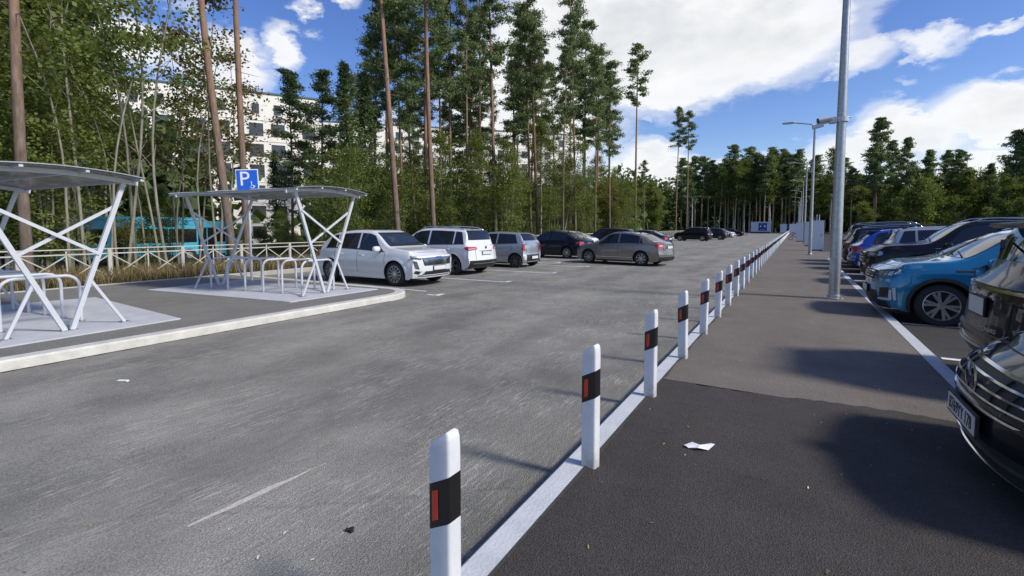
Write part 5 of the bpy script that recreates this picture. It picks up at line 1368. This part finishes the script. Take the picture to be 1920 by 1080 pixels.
# --- the tall pines one can pick out, left to right
GP = 'tall pines of the left wood'
def lean_px(k): return (-.05 * k, 0)
TL = Vector((-_cy, -_sy, 0))      # picture-left direction
def leaned(e, ang):
    e.rotation_euler = (Matrix.Rotation(ang, 4, Vector((_fw.x, _fw.y, 0)).normalized()) @ Matrix.Rotation(rndt.uniform(0, 6.28), 4, 'Z')).to_euler()
big = [(47, 19.5, 3, 1.05, .0, 'thick bare pine trunk at the far left behind the nearest shelter'),
       (437, 23, 2, .95, -.085, 'leaning pine trunk just left of the blue parking sign'), (463, 24.5, 2, .88, -.01, 'straight pine trunk right behind the blue parking sign'),
       (748, 29.5, 0, 1.02, -.05, 'orange pine trunk above the white crossover'), (815, 32, 2, 1.0, -.03, 'thick pine trunk above the white SUV'), (803, 38, 1, 1.0, -.02, 'pine trunk close behind the thick one above the white SUV'),
       (782, 44, 3, 1.0, -.04, 'slim pine left of the pair above the white SUV'), (845, 41, 3, 1.0, .02, 'slender pine right of the pair above the white SUV'), (872, 52, 1, .98, .03, 'thin pine above the tail of the white SUV'),
       (905, 48, 2, .98, -.02, 'pine above the gap between white SUV and silver hatchback'), (930, 41, 0, 1.0, -.03, 'pine with a curved trunk above the silver hatchback'), (960, 55, 3, 1.0, .0, 'thin pine above the bonnet of the black sedan'),
       (996, 50, 1, 1.0, -.03, 'reddish pine, left of the close pair above the black sedan'), (1010, 48, 0, 1.02, -.05, 'reddish pine, right of the close pair above the black sedan'), (1040, 62, 3, 1.0, -.03, 'slim pine above the roof of the black sedan'),
       (1068, 64, 2, 1.0, .0, 'pine left of the dense crown group above the beige sedan'), (1096, 57, 1, 1.05, .0, 'tall full-crowned pine above the beige sedan'), (1118, 66, 0, 1.0, .0, 'pine just right of the tall full-crowned one'), (1146, 70, 3, 1.1, -.02, 'last pine of the dense left group before the sky gap')]
for px, D, k, s, ln, lab in big:
    e = plant_px(PINE[k], px, D, lab, GP, s=s * .84, name='pine_tree', sz=s)
    if ln: leaned(e, ln)
plant_px(LONE, 1191, 66, 'lone slender pine standing apart against the clouds', GP, s=.96, name='pine_tree', rz=1.0)
plant_px(LONE, 1207, 85, 'short slim pine beside the foot of the lone pine', GP, s=.5, name='pine_tree')
plant_px(LONE, 1267, 108, 'left one of the twin slender pines at the near end of the far wood', GP, s=1.02, name='pine_tree', rz=2)
plant_px(LONE, 1287, 106, 'right one of the twin slender pines at the near end of the far wood', GP, s=.96, name='pine_tree', rz=4)
plant_px(YPINE[0], 548, 37, 'young pine in front of the cream block, left of two', GP, s=1.0, name='pine_tree'); plant_px(YPINE[1], 608, 39, 'young pine in front of the cream block, right of two', GP, s=1.02, name='pine_tree')
plant_px(SPRUCE[0], 520, 40, 'bushy dark tree covering the lower corner of the cream block', s=.62, name='spruce_tree')
plant_px(SPRUCE[1], 655, 33, 'dense dark spruce behind the white crossover, left', s=.85, name='spruce_tree'); plant_px(SPRUCE[0], 690, 36, 'dense dark spruce behind the white crossover, right', s=1.02, name='spruce_tree')
# --- broad-leaved wood
GB = 'leafy trees of the left wood'
def scatter(kinds, n, px0, px1, d0, d1, s0, s1, label, group, name='leafy_tree', seed=1, keep=None):
    r = random.Random(seed); cnt = 0
    for i in range(n):
        px = px0 + (px1 - px0) * (i + r.random()) / n; D = r.uniform(d0, d1); x, y = at_dist(px, D)
        if x > -17.8: 
            D *= -18.2 / x if x < -1 else 1; x, y = at_dist(px, D)
        if -41 < x < -35.5 and 2 < y < 22: continue       # the bus stands here
        plant(r.choice(kinds), x, y, label + ', %s from left' % ORD[cnt], group, s=r.uniform(s0, s1), name=name); cnt += 1
scatter(BROAD[:3], 8, -70, 165, 27, 38, .9, 1.12, 'tall leafy tree in the dense stand at the far left', GB, seed=2)
scatter(BROAD, 7, -60, 200, 45, 60, .95, 1.25, 'leafy tree deep in the stand behind the bus', GB, seed=3)
scatter(YOUNG[:2], 4, -50, 120, 21, 27, .7, 1.0, 'young leafy tree just behind the fence at the far left', GB, seed=4)
scatter(YOUNG, 3, 200, 330, 30, 34, .45, .6, 'small leafy bush partly covering the bus', GB, name='bush', seed=15)
scatter(SPARSE, 3, 300, 480, 25, 34, .85, 1.1, 'thin rusty-leaved tree in front of the cream block', GB, seed=5)
scatter(YOUNG, 7, 400, 640, 32, 46, .35, .55, 'low leafy bush before the cream block', GB, name='bush', seed=6)
scatter([YOUNG[0], YOUNG[1]], 7, 600, 760, 27, 36, .7, .95, 'young leafy tree in the dark thicket behind the white cars', GB, seed=7)
scatter(BROAD, 15, 720, 1070, 40, 60, .62, .85, 'leafy tree among the pines behind the left row of cars', GB, seed=8)
scatter(YOUNG, 20, 740, 1180, 32, 62, .65, 1.1, 'young undergrowth tree among the pines behind the cars', GB, seed=9)
scatter([YOUNG[2], YOUNG[0]], 8, 1040, 1185, 56, 72, .9, 1.25, 'yellow-green young tree at the edge of the left wood', GB, seed=10)
scatter(BROAD, 9, 990, 1175, 66, 90, .65, .9, 'leafy tree deeper behind the yellow-green young trees', GB, seed=14)
scatter(FBROAD[:2], 7, 1150, 1232, 100, 135, .5, .72, 'dark leafy tree at the far end of the left wood', GB, seed=11)
def slim(n, px0, px1, d0, d1, label, seed):
    r = random.Random(seed)
    for i in range(n):
        px = px0 + (px1 - px0) * (i + r.random()) / n; D = r.uniform(d0, d1); x, y = at_dist(px, D)
        if x > -17.8: D *= -18.2 / x; x, y = at_dist(px, D)
        e = plant(PINE[r.randrange(4)], x, y, label + ', %s from left' % ORD[i], GP, s=r.uniform(.52, .68), name='pine_tree', sz=r.uniform(.8, 1.0)); leaned(e, r.uniform(-.04, .03))
slim(17, 690, 1170, 34, 66, 'slim straight pine among the trees behind the left cars', 41)
scatter(PINE, 6, 640, 980, 52, 80, .85, 1.0, 'background pine deep inside the left wood', GP, name='pine_tree', seed=12)
# bare thin stems between fence and bus
mbs = MB(); rs = np.random.default_rng(9)
STEM = []; SAPCROWN = broad_tree(131, 10.0, .5, 1.5, 11, 54, .14, LM_broad, BK_pale, r0=.05, bend=.4, spread=.36)
for k in range(3):
    q = MB(); pa = trunk_path(9 + k, rs, .7, 10, lean=(rs.uniform(-.1, .1), rs.uniform(-.1, .1))); q.tube([tuple(p) for p in pa], [.05 * (1 - .7 * i / 9) for i in range(10)], 6, cap=False)
    for j in range(6):
        p = along(pa, rs.uniform(.35, .95)); a = rs.uniform(0, 6.28); q.tube([tuple(p), (p[0] + math.cos(a) * .7, p[1] + math.sin(a) * .7, p[2] + .7)], [.018, .005], 4, cap=False)
    STEM.append((q.mesh('trunk', BK_pale, smooth=True), SAPCROWN[1]))
r = random.Random(21)
for i in range(16):
    px = 60 + 330 * (i + r.random()) / 16; x, y = at_dist(px, r.uniform(20.5, 31))
    plant(STEM[i % 3], x, y, 'thin pale bare-stemmed sapling between the fence and the bus, %s from left' % ORD[i], 'saplings before the bus', s=r.uniform(.85, 1.2), name='sapling')
# --- far woods beyond the road end and round the right car park
GF = 'trees of the far wood beyond the road end'; GQ = 'trees of the wood behind the right car park'
def far_row(n, px0, px1, d0, d1, kinds, s0, s1, label, group, seed, name):
    r = random.Random(seed)
    for i in range(n):
        px = px0 + (px1 - px0) * (i + r.random()) / n; D = r.uniform(d0, d1); x, y = at_dist(px, D)
        plant(r.choice(kinds), x, y, label + ', %s from left' % ORD[i], group, s=r.uniform(s0, s1), name=name)
far_row(18, 1290, 1500, 158, 170, FPINE[:2], .80, 1.02, 'pine with a bare pale trunk in the front of the far wood', GF, 31, 'pine_tree')
far_row(14, 1275, 1530, 174, 195, FPINE, .80, 1.02, 'pine in the depth of the far wood beyond the road end', GF, 32, 'pine_tree')
far_row(9, 1290, 1540, 172, 190, FBROAD[:2], .7, .95, 'leafy tree inside the far wood beyond the road end', GF, 33, 'leafy_tree')
far_row(5, 1330, 1470, 158, 162, [FBROAD[3]], .85, 1.0, 'pale-stemmed birch at the front of the far wood', GF, 38, 'birch_tree')
far_row(11, 1500, 1950, 158, 176, FPINE, .68, .92, 'tall conifer in the wood behind the right car park', GQ, 34, 'pine_tree')
far_row(14, 1500, 2000, 150, 170, FBROAD[:2], .6, .84, 'dark leafy tree in the wood behind the right car park', GQ, 35, 'leafy_tree')
far_row(14, 1520, 2000, 172, 195, FPINE[2:] + FBROAD[:2], .7, .95, 'background tree deep in the wood behind the right car park', GQ, 36, 'tree')
far_row(5, 1560, 1990, 138, 150, FBROAD[2:3], .5, .8, 'low bright green tree at the edge of the right car park', GQ, 37, 'leafy_tree')
plant_px(FBROAD[3], 1556, 150, 'tall pale birch seen just left of the nearest lamp post', GQ, s=.95, name='birch_tree')
plant_px(FPINE[2], 1640, 147, 'broad tall conifer rising highest behind the right car park', GQ, s=.98, name='pine_tree', sz=1.0)
plant_px(FPINE[3], 1692, 150, 'narrow pointed conifer right of the highest one', GQ, s=.85, name='pine_tree', sz=1.0)
plant_px(FBROAD[2], 1722, 136, 'bright green young tree in front of the right wood', GQ, s=1.15, name='leafy_tree')
# deep wood backing so no horizon shows between the trunks
def back_wood(name, pts, h0, h1, n, seed, label):
    rg = np.random.default_rng(seed); P_ = np.array(pts, float); seg = rg.uniform(0, len(P_) - 1, n); i = seg.astype(int).clip(0, len(P_) - 2); f = (seg - i)[:, None]
    c = P_[i] * (1 - f) + P_[i + 1] * f; C = np.column_stack([c + rg.normal(size=(n, 2)) * 3.0, rg.uniform(0, 1, n) ** 1.7 * rg.uniform(h0, h1, n)])
    o = link(name, leaves_mesh(name, C, rg.uniform(.9, 2.0, n), rg, LM_spruce, flat=.2)); tag(o, label, 'wood', kind='stuff')
back_wood('distant_wood', [at_dist(1140, 150), at_dist(1200, 190), at_dist(1255, 205), at_dist(1400, 205), at_dist(1540, 200)], 10, 22, 30000, 5, 'dark mass of the far wood behind the trunks')
back_wood('distant_wood', [at_dist(1530, 200), at_dist(1700, 195), at_dist(2000, 205)], 8, 18, 26000, 6, 'dark mass of the wood behind the right car park')
back_wood('thicket', [at_dist(-80, 62), at_dist(150, 62), at_dist(330, 58)], 5, 14, 9000, 7, 'dark thicket deep in the left stand')
back_wood('thicket', [at_dist(620, 60), at_dist(800, 66), at_dist(1000, 76), at_dist(1150, 92)], 4, 9, 9000, 8, 'dark thicket deep behind the parked cars')

# ------------------------------------------------------------------ tall dry grass on the verge
def grass(name, n, x0, x1, y0, y1, h0, h1, m, seed, label):
    rg = np.random.default_rng(seed); x = rg.uniform(x0, x1, n); y = y0 + (y1 - y0) * rg.uniform(0, 1, n) ** 1.5; z = np.array([ground_z(a, b) for a, b in zip(x, y)])
    cl = .5 + .5 * np.sin(x * 2.1 + np.sin(y * 1.3) * 2) * np.sin(y * 1.7); h = rg.uniform(h0, h1, n) * (.6 + .6 * cl); a = rg.uniform(0, 6.28, n); w = rg.uniform(.006, .014, n); ln = rg.normal(size=(n, 2)) * .35 * h[:, None]
    B = np.column_stack([x, y, z]); d = np.column_stack([np.cos(a) * w, np.sin(a) * w, 0 * w]); M_ = B + np.column_stack([ln * .35, h * .6]); T = B + np.column_stack([ln, h])
    V = np.stack([B - d, B + d, M_ + d * .7, M_ - d * .7, T], 1).reshape(-1, 3); i = np.arange(n) * 5
    me = bpy.data.meshes.new(name); me.vertices.add(5 * n); me.vertices.foreach_set('co', V.ravel().astype(np.float32))
    L_ = np.stack([i, i + 1, i + 2, i + 3, i + 3, i + 2, i + 4], 1).ravel(); me.loops.add(len(L_)); me.loops.foreach_set('vertex_index', L_.astype(np.int32))
    me.polygons.add(2 * n); st = np.stack([np.arange(n) * 7, np.arange(n) * 7 + 4], 1).ravel(); me.polygons.foreach_set('loop_start', st.astype(np.int32)); me.polygons.foreach_set('loop_total', np.tile([4, 3], n).astype(np.int32))
    at = me.attributes.new('tint', 'FLOAT', 'FACE'); at.data.foreach_set('value', np.repeat(np.clip(rg.normal(.5, .25, n), 0, 1), 2).astype(np.float32)); me.materials.append(m); me.update(calc_edges=True)
    o = link(name, me); tag(o, label, 'grass', kind='stuff')
M_straw = leaf_mat('straw_grass', (.11, .09, .045), (.26, .20, .105), (.40, .33, .19), .3, .7); M_green = leaf_mat('green_grass', (.04, .055, .015), (.08, .10, .03), (.15, .16, .06), .3, .7)
grass('dry_grass', 30000, -18.4, -16.15, -4, 40, .22, .55, M_straw, 1, 'tall dry straw-coloured grass along the fence')
grass('green_grass', 11000, -17.2, -16.1, -4, 60, .10, .26, M_green, 2, 'short green grass by the verge kerb')
grass('wood_grass', 9000, -24, -18.2, -2, 50, .15, .45, M_green, 3, 'loose grass on the floor of the left wood')
